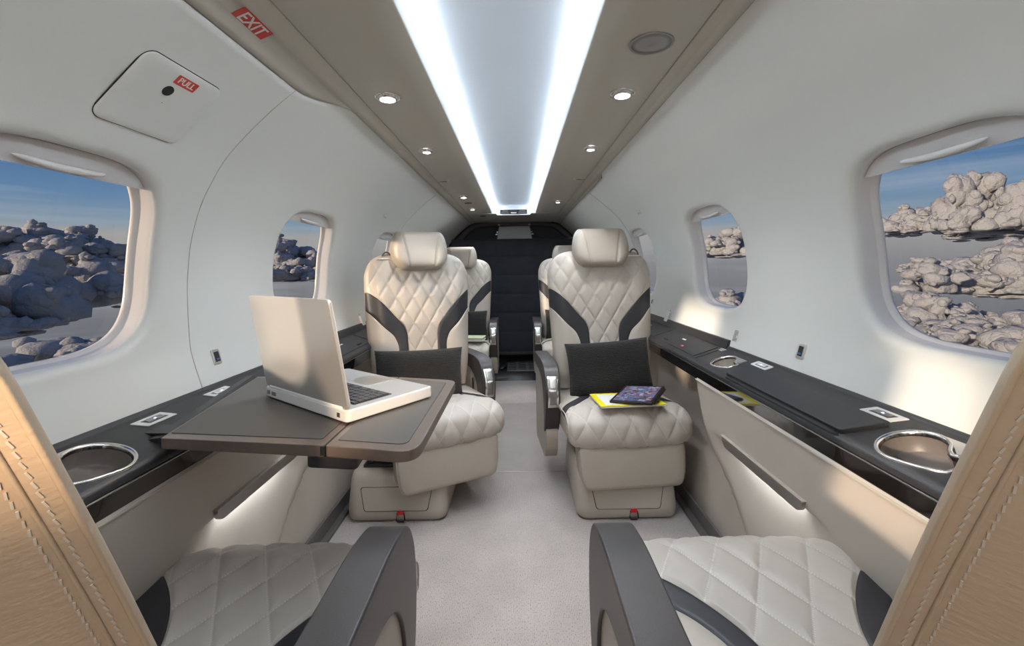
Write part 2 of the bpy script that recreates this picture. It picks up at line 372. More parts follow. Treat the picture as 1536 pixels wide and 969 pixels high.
for side, s in (('left', -1), ('right', 1)):
    walls[s] = build_wall(side, s)
    # outer skin behind (closes the gaps against daylight): two strips, above and below the windows and the piers between
    V = []; F = []
    def strip(y0, y1, z0, z1, off, nz_=10):
        b = len(V)
        for j in range(nz_ + 1):
            for i in range(2): V.append(wall_pt(s, (y0, y1)[i], z0 + (z1 - z0) * j / nz_, off))
        F.extend((b + 2 * j, b + 2 * j + 1, b + 2 * j + 3, b + 2 * j + 2) for j in range(nz_))
    strip(Y0 - .1, Y1 + .1, 1.235, 1.51, .067); strip(Y0 - .1, Y1 + .1, .0, .825, .067)
    ys = [Y0 - .1] + [e for wy in WY[:-1] for e in (wy - .25, wy + .25)] + [Y1 + .1]
    for a, b in zip(ys[::2], ys[1::2]):
        if b > a: strip(a, b, .80, 1.26, .067)
    obj('outer_skin', V, F, M['dark'], walls[s], smooth=False)
    if s < 0:   # seam of the emergency exit panel
        pts = [wall_pt(s, 1.15 + .0 * z, z, -.0006) for z in np.linspace(.70, 1.466, 40)]
        tube('panel_seam', pts, .0011, M['taupe'], walls[s], n=4)
    pts = [wall_pt(s, 2.95, z, -.0004) for z in np.linspace(.70, 1.49, 30)]
    tube('panel_seam', pts, .0010, M['taupe'], walls[s], n=4)

# windows
def ring_solid(name, rings, m, parent, closed=True):
    V = [p for r_ in rings for p in r_]; n = len(rings[0]); F = [(k * n + i, k * n + (i + 1) % n, (k + 1) * n + (i + 1) % n, (k + 1) * n + i) for k in range(len(rings) - 1) for i in range(n)]
    return obj(name, V, F, m, parent)
wn = 0
for s in (-1, 1):
    for wy in WY[:-1]:
        wn += 1
        def O(hw, hh, off): return [wall_pt(s, wy + a, WZ + b, off) for a, b in win_outline(hw, hh, 0)]
        root = struct(empty('window_%d' % wn, (0, 0, 0)))
        # reveal with a shallow step
        ring_solid('reveal', [O(.2285, .1955, .018), O(.2265, .1935, .024), O(.2255, .1925, .040), O(.2245, .1915, .043), O(.2245, .1915, .0445), O(.2225, .1895, .046),
                              O(.2215, .1885, .050), O(.2195, .1865, .052), O(.2185, .1855, .056), O(.218, .185, .060), O(.225, .195, .064), O(.275, .242, .066)], M['frame'], root)
        pr = O(.2195, .187, .057); c = wall_pt(s, wy, WZ, .057)
        mid = [(p + c) / 2 for p in pr]; mid = [wall_pt(s, p.y, p.z, .057) for p in mid]
        n = NA; V = pr + mid + [c]; F = [(i, (i + 1) % n, n + (i + 1) % n, n + i) for i in range(n)] + [(n + i, n + (i + 1) % n, 2 * n) for i in range(n)]
        obj('pane', V, F, M['glass'], root)
        # shade pulled a little below the top of the opening
        zb = WZ + .152; V = []; F = []; nn = 30
        def topz(y):
            u = abs(y - wy) / .2235; return WZ + .1925 * max(0, 1 - u ** 3.4) ** (1 / 3.4)
        hwid = .2235 * (1 - (.150 / .1905) ** 3.4) ** (1 / 3.4)
        for off in (.026, .034):
            for i in range(nn + 1):
                y = wy - hwid + 2 * hwid * i / nn; zt = max(topz(y), zb + .001); V.append(wall_pt(s, y, zb, off)); V.append(wall_pt(s, y, (zb + zt) / 2, off)); V.append(wall_pt(s, y, zt, off))
        q = (nn + 1) * 3
        for i in range(nn):
            for b in (0, q):
                F += [(b + 3 * i, b + 3 * i + 3, b + 3 * i + 4, b + 3 * i + 1), (b + 3 * i + 1, b + 3 * i + 4, b + 3 * i + 5, b + 3 * i + 2)]
            F.append((3 * i, 3 * i + 3, q + 3 * i + 3, q + 3 * i))
        sh = obj('shade', V, F, M['shade'], root, smooth=False)
        def hfn(u, v):
            y = wy + (u - .5) * .17; taper = math.sin(PI * min(max(u, .0), 1)) ** .35 if 0 < u < 1 else 0
            a = 2 * PI * v; return wall_pt(s, y, zb + .013 + .006 * math.sin(a) * taper - .004 * math.sin(PI * u), .023 - .007 * taper + .007 * math.cos(a) * taper)
        V, F, _ = grid(24, 10, hfn); obj('handle', V, F, M['white'], sh)

# ceiling
ceil = struct(box('ceiling', (0, (Y0 + Y1) / 2, 1.68), (1.3, Y1 - Y0 + .2, .02), M['dark'], bevel=0))
V, F = [], []
CEN = 4.20
for s in (-1, 1):
    # dark backing behind the joints
    prof = [(.25, 1.535), (.43, 1.530), (.50, 1.520), (.56, 1.480), (.60, 1.450)]
    V = []; F = []
    for y in (Y0, Y1):
        for p in prof: V.append((s * p[0], y, p[1]))
    n = len(prof); F = [(i, i + 1, n + i + 1, n + i) for i in range(n - 1)]
    obj('backing', V, F, M['dark'], ceil, smooth=False)
    # inner taupe panel with the lights
    prof = [(.205, 1.535), (.205, 1.5225), (.2075, 1.520), (.30, 1.5175), (.38, 1.5145), (.4305, 1.512), (.4315, 1.5135), (.4315, 1.525)]
    V = [(s * p[0], y, p[1]) for y in (Y0, CEN) for p in prof]; n = len(prof)
    F = [(i, i + 1, n + i + 1, n + i) for i in range(n - 1)]; obj('ceiling_panel', V, F, M['taupe'], ceil, smooth=True, bevel=0)
    prof2 = [(.434, 1.525), (.434, 1.5135), (.435, 1.512), (.46, 1.5075), (.485, 1.5005)]
    ys = np.linspace(Y0, Y1, 120); V = []; F = []
    for y in ys:
        ez = edge_z(s, y) + .0016
        pr = list(prof2)
        zz = [min(1.5005, ez + (1.5005 - ez) * k) for k in (1, .66, .33, 0)] if ez < 1.5 else [1.5005, 1.5005, 1.5005, 1.5005]
        for p in prof2: V.append((s * p[0], y, p[1]))
        for z in zz: V.append(wall_pt(s, y, z, -.001))
        V.append(wall_pt(s, y, zz[-1], .010))
    n = 10
    F = [(j * n + i, j * n + i + 1, (j + 1) * n + i + 1, (j + 1) * n + i) for j in range(len(ys) - 1) for i in range(n - 1)]
    obj('edge_panel', V, F, M['taupe'], ceil)
    # cove side wall and light strip
    V = [(s * x, y, z) for y in (Y0, CEN) for (x, z) in ((.2048, 1.522), (.196, 1.540), (.187, 1.562))]; F = [(0, 1, 4, 3), (1, 2, 5, 4)]
    obj('cove_wall', V, F, M['covewall'], ceil)
    st = box('light_strip', (s * .181, (Y0 + CEN) / 2, 1.565), (.011, CEN - Y0, .005), M['led'], ceil, bevel=0)
V, F, _ = grid(24, 2, lambda u, v: Vector(((u - .5) * .376, Y0 + (CEN - Y0) * v, 1.572 + .022 * (1 - (2 * u - 1) ** 2))))
obj('cove_panel', V, F, M['cove'], ceil)
prism('end_panel', [(-.43, 1.512), (.43, 1.512), (.43, 1.525), (.21, 1.545), (-.21, 1.545), (-.43, 1.525)], CEN, Y1, M['taupe'], ceil, axis='y')
prism('cove_end', [(-.206, 1.520), (-.185, 1.60), (.185, 1.60), (.206, 1.520)], CEN - .006, CEN, M['covewall'], ceil, axis='y')
# short cross joints in the inner panels
for s in (-1, 1):
    box('panel_joint', (s * .405, 2.62 if s > 0 else 2.62, 1.5125), (.05, .0025, .002), M['dark'], ceil, bevel=0)

# floor
struct(box('floor', (0, 1.0, -.01), (1.6, 4.6, .02), M['carpet'], bevel=0))
fl2 = bpy.data.objects['floor']
box('aft_carpet', (0, 3.64, -.0108), (1.6, .66, .02), M['carpet'], fl2, bevel=0)
box('floor_seam', (0, 2.19, .0012), (.5, .007, .003), M['shell'], fl2, bevel=.001)
box('aft_floor', (0, 4.55, -.012), (1.6, 1.15, .02), M['rubber'], fl2, bevel=0)
struct(box('wall_front', (0, Y0 - .02, .8), (1.8, .02, 1.8), M['taupel'], bevel=0))
struct(box('wall_back', (0, Y1 + .10, .8), (1.8, .02, 1.8), M['dark'], bevel=0))

# lower side walls: storage panels with recesses for the seats
def low_x(y, z):
    xp = pchip([.0, .08, .25, .40, .455, .52, .60], [.725, .715, .685, .668, .662, .660, .657])(z)
    xr = pchip([.0, .3, .6], [.735, .775, .785])(z)
    def edge(y, ye, w): return smooth01((y - ye) / w + .5)
    e1 = 1.62 - .28 * smooth01((.58 - z) / .5); g = edge(y, e1, .07)
    e2 = 2.42 + .05 * z; g -= edge(y, e2, .07); e3 = 3.25 - .2 * smooth01((.58 - z) / .5); g += edge(y, e3, .07); g -= edge(y, 4.05, .07)
    a = smooth01((z - .10) / .18)
    # light pocket under the bar
    pk = smooth01((y - .90) / .16) * smooth01((1.49 - y) / .16) * smooth01((.452 - z) / .012) * smooth01((z - .10) / .30)
    return xp * (1 - g) + xr * g + .024 * pk
_lx = {}
for side, s in (('left', -1), ('right', 1)):
    zs = [.0, .03, .06, .09, .12, .16, .20, .24, .28, .32, .36, .39, .41, .425, .436, .442, .448, .454, .47, .50, .53, .56, .585, .60]
    ys = np.linspace(Y0, Y1, 420); V = [Vector((s * low_x(y, z), y, z)) for z in zs for y in ys]; n = len(ys)
    # wall strip closing to the console
    V += [Vector((s * .80, y, .60)) for y in ys]
    F = [(j * n + i, j * n + i + 1, (j + 1) * n + i + 1, (j + 1) * n + i) for j in range(len(zs)) for i in range(n - 1)]
    lw = obj('side_panel', V, F, M['side'], walls[s])
    bb = struct(box('baseboard_' + side, (s * .712, (Y0 + Y1) / 2, .035), (.012, Y1 - Y0, .07), M['rail'], bevel=.003))
    box('rail_lip', (s * .700, (Y0 + Y1) / 2, .008), (.03, Y1 - Y0, .016), M['rail'], bb, bevel=.003)
    box('panel_trim', (s * .6575, .18, .592), (.006, 2.84, .006), M['shell'], walls[s], bevel=.002)

# light bar of each side panel
for s, nm in ((-1, 'grey sidewall light bar glowing below the folding table'), (1, 'grey sidewall light bar glowing below the console with the long lid')):
    b = empty('light_bar', (s * .655, 1.195, .445)); tag(b, nm, 'lamp')
    pr = rpoly([(-.215, .030), (.200, .012), (.178, -.006), (-.195, -.006)], [.003, .02, .01, .02])
    pts = rpoly([(-.20, .022), (.20, .022), (.18, -.006), (-.185, -.006)], [.01, .015, .012, .012])
    xs = (s * .010, s * -.003)
    prism('bar_cover', [(p[0], p[1]) for p in pts], min(xs), max(xs), M['steel'], b, axis='x', bevel=.003)
    box('bar_top', (s * .003, 0, .0235), (.014, .40, .003), M['shell'], b, bevel=.001)
    box('lamp_strip', (s * .017, 0, .001), (.012, .28, .003), M['lampw'], b, bevel=0)

# ================================================================= CONSOLES (ledges)
def apply_bool(o, cutter):
    md = o.modifiers.new('cut', 'BOOLEAN'); md.object = cutter; md.solver = 'EXACT'; md.operation = 'DIFFERENCE'
    dg = bpy.context.evaluated_depsgraph_get(); dg.update(); me = bpy.data.meshes.new_from_object(o.evaluated_get(dg)); o.modifiers.clear(); old = o.data; o.data = me
    bpy.data.objects.remove(cutter)
def ztop(ax): return .6600 + (ax - .668) * (.698 - .660) / (.785 - .668)
TILT = math.atan2(.698 - .660, .785 - .668)
def on_top(s, x, y, dz=0):   # matrix: local x outward, y aft, z up on the sloping console top
    return Matrix.Translation((s * x, y, ztop(x) + dz)) @ Matrix.Rotation(-s * TILT, 4, 'Y')
def holder_outline(k=1.0, tail=.075, r=.045):
    pts = []
    # far rounded end, tail towards the cabin front (-y)
    for i in range(25):
        a = -R(20) + R(220) * i / 24; pts.append((r * math.cos(a), r * math.sin(a)))
    pts += [(-r * .93, -.020), (-r * .75, -.050), (-.020, -tail), (.012, -tail - .004), (.020, -.064), (.014, -.050), (.022, -.036), (.036, -.026)]
    return pts
for s, side in ((-1, 'left'), (1, 'right')):
    con = empty('side_console', (s * .72, 1.9, .60))
    tag(con, 'black side console with the stowed folding table and a big cup holder' if s < 0 else 'black side console with a long lid, two cup holders and red marked lid', 'console')
    inv = Matrix.Translation((-s * .72, -1.9, -.60))
    def loc_fix(o): o.location = Vector(o.location) + Vector((-s * .72, -1.9, -.60)); return o
    prof = rpoly([(.800, .640), (.800, .7045), (.786, .7045), (.782, .697), (.668, .660), (.657, .651), (.655, .640)], [0, .002, .003, .004, .010, .006, .002], 4)
    deck = prism('deck', [(s * p[0], p[1]) for p in prof], Y0, Y1, M['ledge'], con, axis='y')
    tub = None
    # openings
    def cutter(pts, mtx, d=.05):
        c = prism('cut', pts, -d, .03, M['ledge']); c.data.transform(mtx); c.location = con.location; return c
    hp = holder_outline(); hps = [(p[0] * -s if False else p[0], p[1]) for p in hp]
    for (cx, cy, sc_) in ([(.716, .785, 1.08)] if s < 0 else [(.716, .785, 1.08), (.715, 1.50, .85)]):
        mt = on_top(s, cx, cy)
        if s > 0: po = [(p[0] * sc_, p[1] * sc_) for p in hp]
        else: po = [(-p[0] * sc_, p[1] * sc_) for p in hp]
        apply_bool(deck, cutter(po, mt, .045))
        hold = empty('cup_holder', (0, 0, 0)); hold.parent = con
        V = []; n = len(po)
        k1 = 1 + .0065 / (.045 * sc_)
        cpts = [Vector((p[0], p[1])) for p in po]; outer = []
        for i in range(n):
            t = (cpts[(i + 1) % n] - cpts[i - 1]).normalized(); nn_ = Vector((t.y, -t.x)); cen = Vector((0, -.01))
            if nn_.dot(cpts[i] - cen) < 0 and s > 0: pass
            sgn = 1 if s > 0 else -1
            outer.append(cpts[i] + nn_ * sgn * .0075)
        rings = [[mt @ Vector((p.x, p.y, -.001)) for p in outer], [mt @ Vector((p.x, p.y, .0025)) for p in outer], [mt @ Vector((p.x * .6 + q.x * .4, p.y * .6 + q.y * .4, .0035)) for p, q in zip(outer, cpts)], [mt @ Vector((q.x, q.y, .002)) for q in cpts], [mt @ Vector((q.x, q.y, -.008)) for q in cpts]]
        ring_solid('chrome_ring', rings, M['chrome'], hold)
        rr = [[mt @ Vector((q.x * .985, q.y * .985, -.006)) for q in cpts], [mt @ Vector((q.x * .95, q.y * .95, -.034)) for q in cpts], [mt @ Vector((q.x * .9, q.y * .9, -.036)) for q in cpts], [mt @ Vector((q.x * .02, q.y * .02 - .01, -.036)) for q in cpts]]
        ring_solid('cup_liner', rr, mat('cup_liner', (.17, .145, .13), .4) if cy < 1 else M['taupel'], hold)
        sg = 1 if s > 0 else -1
        pl = [(.050, -.006), (.052, -.085), (.016, -.085), (.014, -.064), (.022, -.052), (.036, -.034)]
        pc = prism('finger_plate', rpoly([(sg * a * sc_, b * sc_) for a, b in pl], .004, 3), .0005, .003, M['silver'], hold); pc.data.transform(mt)
        cl = prism('cup_clip', rpoly([(sg * a * sc_, b * sc_) for a, b in ((-.040, -.02), (-.020, -.015), (-.016, -.035), (-.036, -.042))], .004, 3), -.028, -.024, M['silver'], hold); cl.data.transform(mt)
        for ch in (hold,): ch.location = (-s * .72, -1.9, -.60)
    loc_fix(deck)
    g = box('gloss_strip', (s * .729, (Y0 + Y1) / 2, .617), (.140, Y1 - Y0, .046), M['gloss'], con, bevel=.002); loc_fix(g)
    g = box('trim_line', (s * .6575, (Y0 + Y1) / 2, .6365), (.006, Y1 - Y0, .003), M['steel'], con, bevel=.001); loc_fix(g)
    # raised rear wall of the console beside rows aft
    g = prism('back_ramp', [(s * a, b) for a, b in ((.775, .695), (.7875, .725), (.80, .725), (.80, .695))], 1.62, Y1, M['ledge'], con, axis='y', bevel=.002); loc_fix(g)
    # lids
    lids = [(.86, 1.41, .664, .741)] if s > 0 else []
    lids += [(1.66, 2.12, .672, .768), (2.14, 2.60, .672, .768)]
    for (ya, yb, xa, xb) in lids:
        mt = on_top(s, (xa + xb) / 2, (ya + yb) / 2); hw, hl = (xb - xa) / 2, (yb - ya) / 2; sg = 1 if s > 0 else -1
        sk = (yb - ya) > .5
        po = rpoly([(sg * hw, hl), (sg * -hw, hl - (.03 if sk else 0)), (sg * -hw, -hl + (.03 if sk else 0)), (sg * hw, -hl)], .008 if sk else .003, 4)
        gp = prism('lid_gap', [(p[0] * 1.012 if not sk else p[0] * 1.015, p[1] + math.copysign(.0015, p[1])) for p in po], -.002, .0006, M['dark'], con); gp.data.transform(mt); loc_fix(gp)
        ld = prism('lid', po, .000, .0095 if sk else .002, M['ledge'], con, bevel=.0035 if sk else .0008); ld.data.transform(mt); loc_fix(ld)
        if sk:
            sl = prism('finger_slot', rpoly([(sg * (-hw + .006), hl - .04), (sg * (-hw - .004), hl - .05), (sg * (-hw - .004), -hl + .05), (sg * (-hw + .006), -hl + .04)], .003), -.003, .0012, M['dark'], con); sl.data.transform(mt); loc_fix(sl)
            sl = prism('slot_lip', rpoly([(sg * (-hw - .004), hl - .03), (sg * (-hw - .0105), hl - .045), (sg * (-hw - .0105), -hl + .045), (sg * (-hw - .004), -hl + .03)], .003), -.004, .0022, M['ledge'], con, bevel=.001); sl.data.transform(mt); loc_fix(sl)
        else:
            a = box('lid_label', (0, 0, .0023), (.007, .036, .0006), M['letter'], con, bevel=0); a.data.transform(on_top(s, .735, (ya + yb) / 2 + .02)); loc_fix(a)
            a = box('finger_notch', (0, 0, .0022), (.010, .055, .0010), M['dark'], con, bevel=0); a.data.transform(on_top(s, .690, (ya + yb) / 2 + .12)); loc_fix(a)
            if s > 0 and ya < 2:
                a = box('lid_mark', (0, 0, .0023), (.010, .026, .0008), M['red'], con, bevel=0); a.data.transform(on_top(s, .697, (ya + yb) / 2 - .06)); loc_fix(a)
                for q in range(3):
                    a = box('console_text', (0, 0, .0009), (.003, .036 - .004 * q, .0005), M['letter'], con, bevel=0); a.data.transform(on_top(s, .770 - .006 * q, 1.62)); loc_fix(a)
    a = box('console_joint', (0, 0, .0008), (.108, .0025, .0008), M['dark'], con, bevel=0); a.data.transform(on_top(s, .723, 1.63)); loc_fix(a)
    # control plates
    for cy, ln in (((.955 if s < 0 else .905), .092), (1.17 if s < 0 else 1.355, .10 if s < 0 else .085)):
        sg = 1 if s > 0 else -1; hx, hl = .0145, ln / 2
        cx = .763 if s > 0 else .755
        mt = on_top(s, cx, cy); sk = .014 if (cy < 1 or s < 0) else 0
        po = rpoly([(sg * hx, hl - sk), (-sg * hx, hl), (-sg * hx, -hl + sk), (sg * hx, -hl)], .002 if sk else .006, 4)
        cp = prism('control_plate', po, 0, .0022, M['plate'], con, bevel=.0006); cp.data.transform(mt); loc_fix(cp)
        dk = prism('control_recess', [(p[0] * .52, p[1] * .62) for p in po], .0018, .0026, M['grille'], cp); dk.data.transform(mt)
        nb = 2 if cy < 1 else 4
        for q in range(nb):
            yy = (q - (nb - 1) / 2) * ln * .5 / nb
            bt = box('button', (0, yy, .0032), (.0105, ln * .40 / nb, .0016), M['white'] if nb == 4 else M['steel'], cp, bevel=.0004); bt.data.transform(mt)
        lt = box('button_light', (0, 0, .0042), (.004, .006, .0004), mat('button_glow', (.7, .75, 1), .4, emit=(.5, .6, 1), estr=1.0), cp, bevel=0); lt.data.transform(mt)
    if s < 0:   # the raised edge that the table slides out of
        rm = []
        V = [(x, y, z) for (x, y) in ((-.680, .880), (-.742, 1.300)) for (dx2, z) in ((0, .64), (.003, .694), (-.006, .701), (-.022, .698), (-.030, .66)) for (x, z) in ((x + dx2, z - (.024 if y < 1 else 0)),)]
        F = [(i, (i + 1) % 5, 5 + (i + 1) % 5, 5 + i) for i in range(5)] + [tuple(range(5)), tuple(range(9, 4, -1))]
        g = obj('table_slot_rim', V, F, M['ledge'], con, smooth=False); loc_fix(g)

# ================================================================= SEATS
E = lambda q, p: max(0.0, 1 - min(abs(q), 1.0) ** p) ** (1 / p)
def pillowy(name, fn_front, ncols, nrows, m, parent, uv=None, two=True):
    V, F, U = grid(ncols, nrows, fn_front); return obj(name, V, F, m, parent, uvs=U)
# --- backrest, local frame: hinge line at origin, z up, front = -y
HB = .665
wB = pchip([0, .10, .30, .45, .54, .60, .635, .655, .665], [.222, .235, .248, .255, .256, .241, .214, .175, .125])
eI = pchip([0, .26, .30, .36, .47, .50, .70], [.070, .072, .082, .128, .238, .30, .30])
eO = pchip([0, .21, .26, .31, .395, .42, .70], [.112, .116, .132, .180, .262, .30, .30])
def qh(a, b, H):   # quilted height from the two diagonal coordinates
    f = lambda v: abs(v - round(v)) * 2
    d = min(f(a), f(b)); return H * (1 - math.exp(-d * 5.2)) 
def back_surf(x, t, puff=0.0, front=True):
    w = wB(t); ex = E(x / w, 3.2); top = max(0, 1 - max(0, (t - .47) / (HB - .47)) ** 3.0) ** .5 if t > .47 else 1.0
    bot = .55 + .45 * smooth01(t / .08); q = x / w
    wing = .012 * math.exp(-((abs(q) - .78) / .18) ** 2) * smooth01(t / .2) * smooth01((.60 - t) / .15)
    d = (.052 * ex) * top * bot + (wing + puff) * ex * top + .010 * math.exp(-((t - .14) / .10) ** 2) * ex
    if front: return Vector((x, -d, t))
    return Vector((x, .050 * E(x / w, 4) * top, t))
def seam(a, k=.06):   # 0 at patch edge, 1 inside
    return smooth01(min(a, 1 - a) / k)
QX, QT = .040, .064
def quilt_patch():
    def fn(u, v):
        t = v * HB; w = wB(t); xe = min(eI(t), w * .9999); a = 2 * u - 1
        x = xe * (math.sin(a * PI / 2) if t > .44 else a * (1 - smooth01((t - .36) / .08)) + math.sin(a * PI / 2) * smooth01((t - .36) / .08))
        qa, qb = x / (2 * QX) + t / (2 * QT), x / (2 * QX) - t / (2 * QT)
        p = qh(qa, qb, .0065) * (seam(u, .03) if t < .46 else 1)
        return back_surf(x, t, p), (qa, qb)
    return grid(96, 150, fn)
def band_patch(sg):
    def fn(u, v):
        t = v * .475; w = wB(t) * .9999; xi = min(eI(t), w); xo = min(eO(t), w); x = xi + (xo - xi) * u
        return back_surf(sg * x, t, .003 * seam(u, .12) - .001)
    return grid(12, 70, fn)
def side_patch(sg):
    def fn(u, v):
        t = v * .405; w = wB(t) * .99999; xo = min(eO(t), w); x = xo + (w - xo) * math.sin(u * PI / 2)
        return back_surf(sg * x, t, .005 * smooth01(u / .1))
    return grid(20, 60, fn)
def back_shell():
    def fn(u, v):
        t = v * HB; w = wB(t) * 1.0005; a = 2 * u - 1; return back_surf(w * math.sin(a * PI / 2), t, 0, False)
    return grid(60, 70, fn)
def make_seat():
    root = empty('cabin_seat', (0, 0, 0))
    # ---- base
    V = []; F = []
    def ring(hw, y0, y1, z, r): return [(p[0], p[1] + (y0 + y1) / 2, z) for p in rrect(hw, (y1 - y0) / 2, r, 6)]
    rs = [ring(.192, -.248, .22, .004, .04), ring(.200, -.257, .23, .016, .045), ring(.200, -.257, .23, .045, .045), ring(.193, -.240, .22, .155, .04), ring(.188, -.232, .21, .176, .036), ring(.180, -.222, .20, .187, .03), ring(.165, -.206, .19, .189, .03)]
    n = len(rs[0]); V = [p for r_ in rs for p in r_]; F = [(k * n + i, k * n + (i + 1) % n, (k + 1) * n + (i + 1) % n, (k + 1) * n + i) for k in range(len(rs) - 1) for i in range(n)]
    F += [tuple(range(n)), tuple(range((len(rs) - 1) * n, len(rs) * n))]
    base = obj('base', V, F, M['shell'], root)
    sl = math.atan2(.017, .11)
    mt = Matrix.Translation((0, -.2505, .090)) @ Matrix.Rotation(-sl, 4, 'X')
    o_ = rpoly([(-.142, .044), (.142, .044), (.124, -.044), (-.124, -.044)], .012)
    gp = prism('drawer_gap', [(p[0] * 1.018, p[1] * 1.04) for p in o_], -.0006, .01, M['dark'], base, axis='y'); gp.data.transform(mt)
    dp = prism('drawer_front', o_, -.0026, .010, M['shell'], base, axis='y', bevel=.002); dp.data.transform(mt)
    rg = tube('ring', [(.020 + .017 * a, -.265, .024 + .016 * b) for a, b in ((-.8, 1), (.8, 1), (1, -.6), (.7, -1), (-.7, -1), (-1, -.6))], .003, M['rubber'], base, closed=True)
    box('red_strap', (.020, -.266, .043), (.026, .005, .015), M['redstrap'], base, bevel=.002)
    pl = box('swivel_plate', (0, -.005, .195), (.30, .37, .014), M['rubber'], base, bevel=.004)
    for bx_ in (-.12, -.04, .06, .12):
        for by in (-.17, -.08, .05):
            if (bx_, by) in ((.06, -.08), (-.04, .05)): continue
            lathe('bolt', [(.011, .0), (.011, .010), (.007, .013)], M['rubber'], base, 12, Matrix.Translation((bx_, by, .200)))
    # ---- pan body and leg rest
    box('seat_pan', (0, .015, .295), (.43, .47, .085), M['taupel'], root, bevel=.018)
    box('seat_pedestal', (0, .02, .222), (.27, .30, .07), M['shell'], root, bevel=.01)
    V = []; F = []
    lo = rpoly([(-.214, .292), (.214, .292), (.210, .19), (.196, .132), (-.196, .132), (-.210, .19)], [.015, .015, .04, .05, .05, .04], 6)
    n = len(lo); cz = .212
    for (k, y) in ((.95, -.170), (1.0, -.180), (1.0, -.252), (.985, -.262), (.95, -.267), (.80, -.270), (.4, -.2715), (.01, -.272)):
        V += [(p[0] * k, y - .012 * (cz - (cz + (p[1] - cz) * k)) / .1, cz + (p[1] - cz) * k) for p in lo]
    F = [(k * n + i, k * n + (i + 1) % n, (k + 1) * n + (i + 1) % n, (k + 1) * n + i) for k in range(7) for i in range(n)]
    lr = obj('leg_rest', V, F, M['taupel'], root)
    tube('piping', [(p[0] * 1.0, -.256 - .012 * (cz - p[1]) / .1, p[1]) for p in lo], .0025, M['taupel'], lr, 6, closed=True)
    # ---- seat cushion
    cyz = [(.27, .410), (.18, .412), (.0, .415), (-.10, .420), (-.165, .424), (-.205, .417), (-.240, .400), (-.262, .372), (-.268, .338), (-.262, .308), (-.248, .290), (-.20, .284)]
    pts = [Vector((a, b)) for a, b in cyz]; ln = [0]
    for a, b in zip(pts, pts[1:]): ln.append(ln[-1] + (b - a).length)
    fy, fz = pchip(ln, [p.x for p in pts]), pchip(ln, [p.y for p in pts]); LT = ln[-1]
    def pan(x, t, puff):
        y, z = fy(t), fz(t); e = .002; ty, tz = fy(min(t + e, LT)) - fy(max(t - e, 0)), fz(min(t + e, LT)) - fz(max(t - e, 0)); L_ = math.hypot(ty, tz); ny, nz_ = -tz / L_ * -1, ty / L_ * -1
        # outward normal: up on top, -y at the front
        ny, nz_ = (tz / L_), (-ty / L_)
        w = .250 + .004 * math.sin(PI * min(1, t / LT)); q = x / w; d = -.055 * (1 - E(q, 4.5)) + .006 * (1 - q * q) + puff * E(q, 6)
        return Vector((x, y + ny * d, z + nz_ * d))
    pI = pchip([-.30, -.20, -.17, -.02, .05, .09, .30], [.30, .30, .255, .115, .082, .075, .072])
    pO = pchip([-.30, -.13, -.10, .0, .06, .12, .30], [.30, .30, .262, .155, .125, .118, .115])
    w0 = .2535
    def tfront(t): return fy(t) if fz(t) > .405 or fy(t) > -.15 else -.3
    def fq(u, v):
        t = v * LT; y = tfront(t); xe = min(pI(y), w0 * .999); a = 2 * u - 1; k = smooth01((xe - .19) / .05); x = xe * (a * (1 - k) + math.sin(a * PI / 2) * k)
        tt = t - LT; qa, qb = x / .092 + tt / .155, x / .092 - tt / .155
        return pan(x, t, qh(qa, qb, .0065) * (seam(u, .03) if xe < .24 else 1)), (qa, qb)
    cush = empty('seat_cushion', (0, 0, 0)); cush.parent = root
    V, F, U = grid(104, 170, fq); obj('quilted_panel', V, F, M['quilt'], cush, uvs=U)
    # limits of the bands in arc length
    ta = next(t for t in np.linspace(0, LT, 400) if fy(t) < -.19); tb = next(t for t in np.linspace(0, LT, 400) if fy(t) < -.115)
    for sg in (-1, 1):
        def fb(u, v):
            t = v * ta; y = fy(t); xi = min(pI(y), w0 * .9995); xo = min(pO(y), w0 * .9995); return pan(sg * (xi + (xo - xi) * u), t, .004 * seam(u, .12) - .001)
        V, F, _ = grid(12, 60, fb); obj('cushion_band', V, F, M['band'], cush)
        def fs(u, v):
            t = v * tb; y = fy(t); xo = min(pO(y), w0 * .9995); x = xo + (w0 * .9999 - xo) * math.sin(u * PI / 2); return pan(sg * x, t, .005 * smooth01(u / .1))
        V, F, _ = grid(18, 50, fs); obj('side_panel', V, F, M['leather'], cush)
        tube('piping', [pan(sg * w0 * .985, t, 0) + Vector((sg * .002, 0, 0)) for t in np.linspace(.01, LT * .99, 50)], .0022, M['leather'], cush, 6)
    V, F, _ = grid(2, 2, lambda u, v: Vector(((u - .5) * .49, -.235 + .5 * v, .285))); 
    box('cushion_core', (0, .02, .325), (.485, .47, .08), M['leather'], cush, bevel=.015)
    # ---- backrest
    back = empty('backrest', (0, .16, .42)); back.parent = root
    V, F, U = quilt_patch(); obj('quilted_panel', V, F, M['leather'], back, uvs=U)
    for sg in (-1, 1):
        V, F, _ = band_patch(sg); obj('band', V, F, M['band'], back)
        V, F, _ = side_patch(sg); obj('side_panel', V, F, M['leather'], back)
    # thick body with rounded rear edge and a stitched seam
    def body_pt(q, t):
        w = wB(t); top = max(0, 1 - max(0, (t - .50) / (HB - .50)) ** 4) ** .5
        return Vector((w * q, (.072 * (1 - abs(q) ** 3.2)) * (top * .75 + .25) - .001, t))
    V, F, _ = grid(72, 70, lambda u, v: body_pt(math.sin((2 * u - 1) * PI / 2), v * HB)); obj('back_shell', V, F, M['tan'], back)
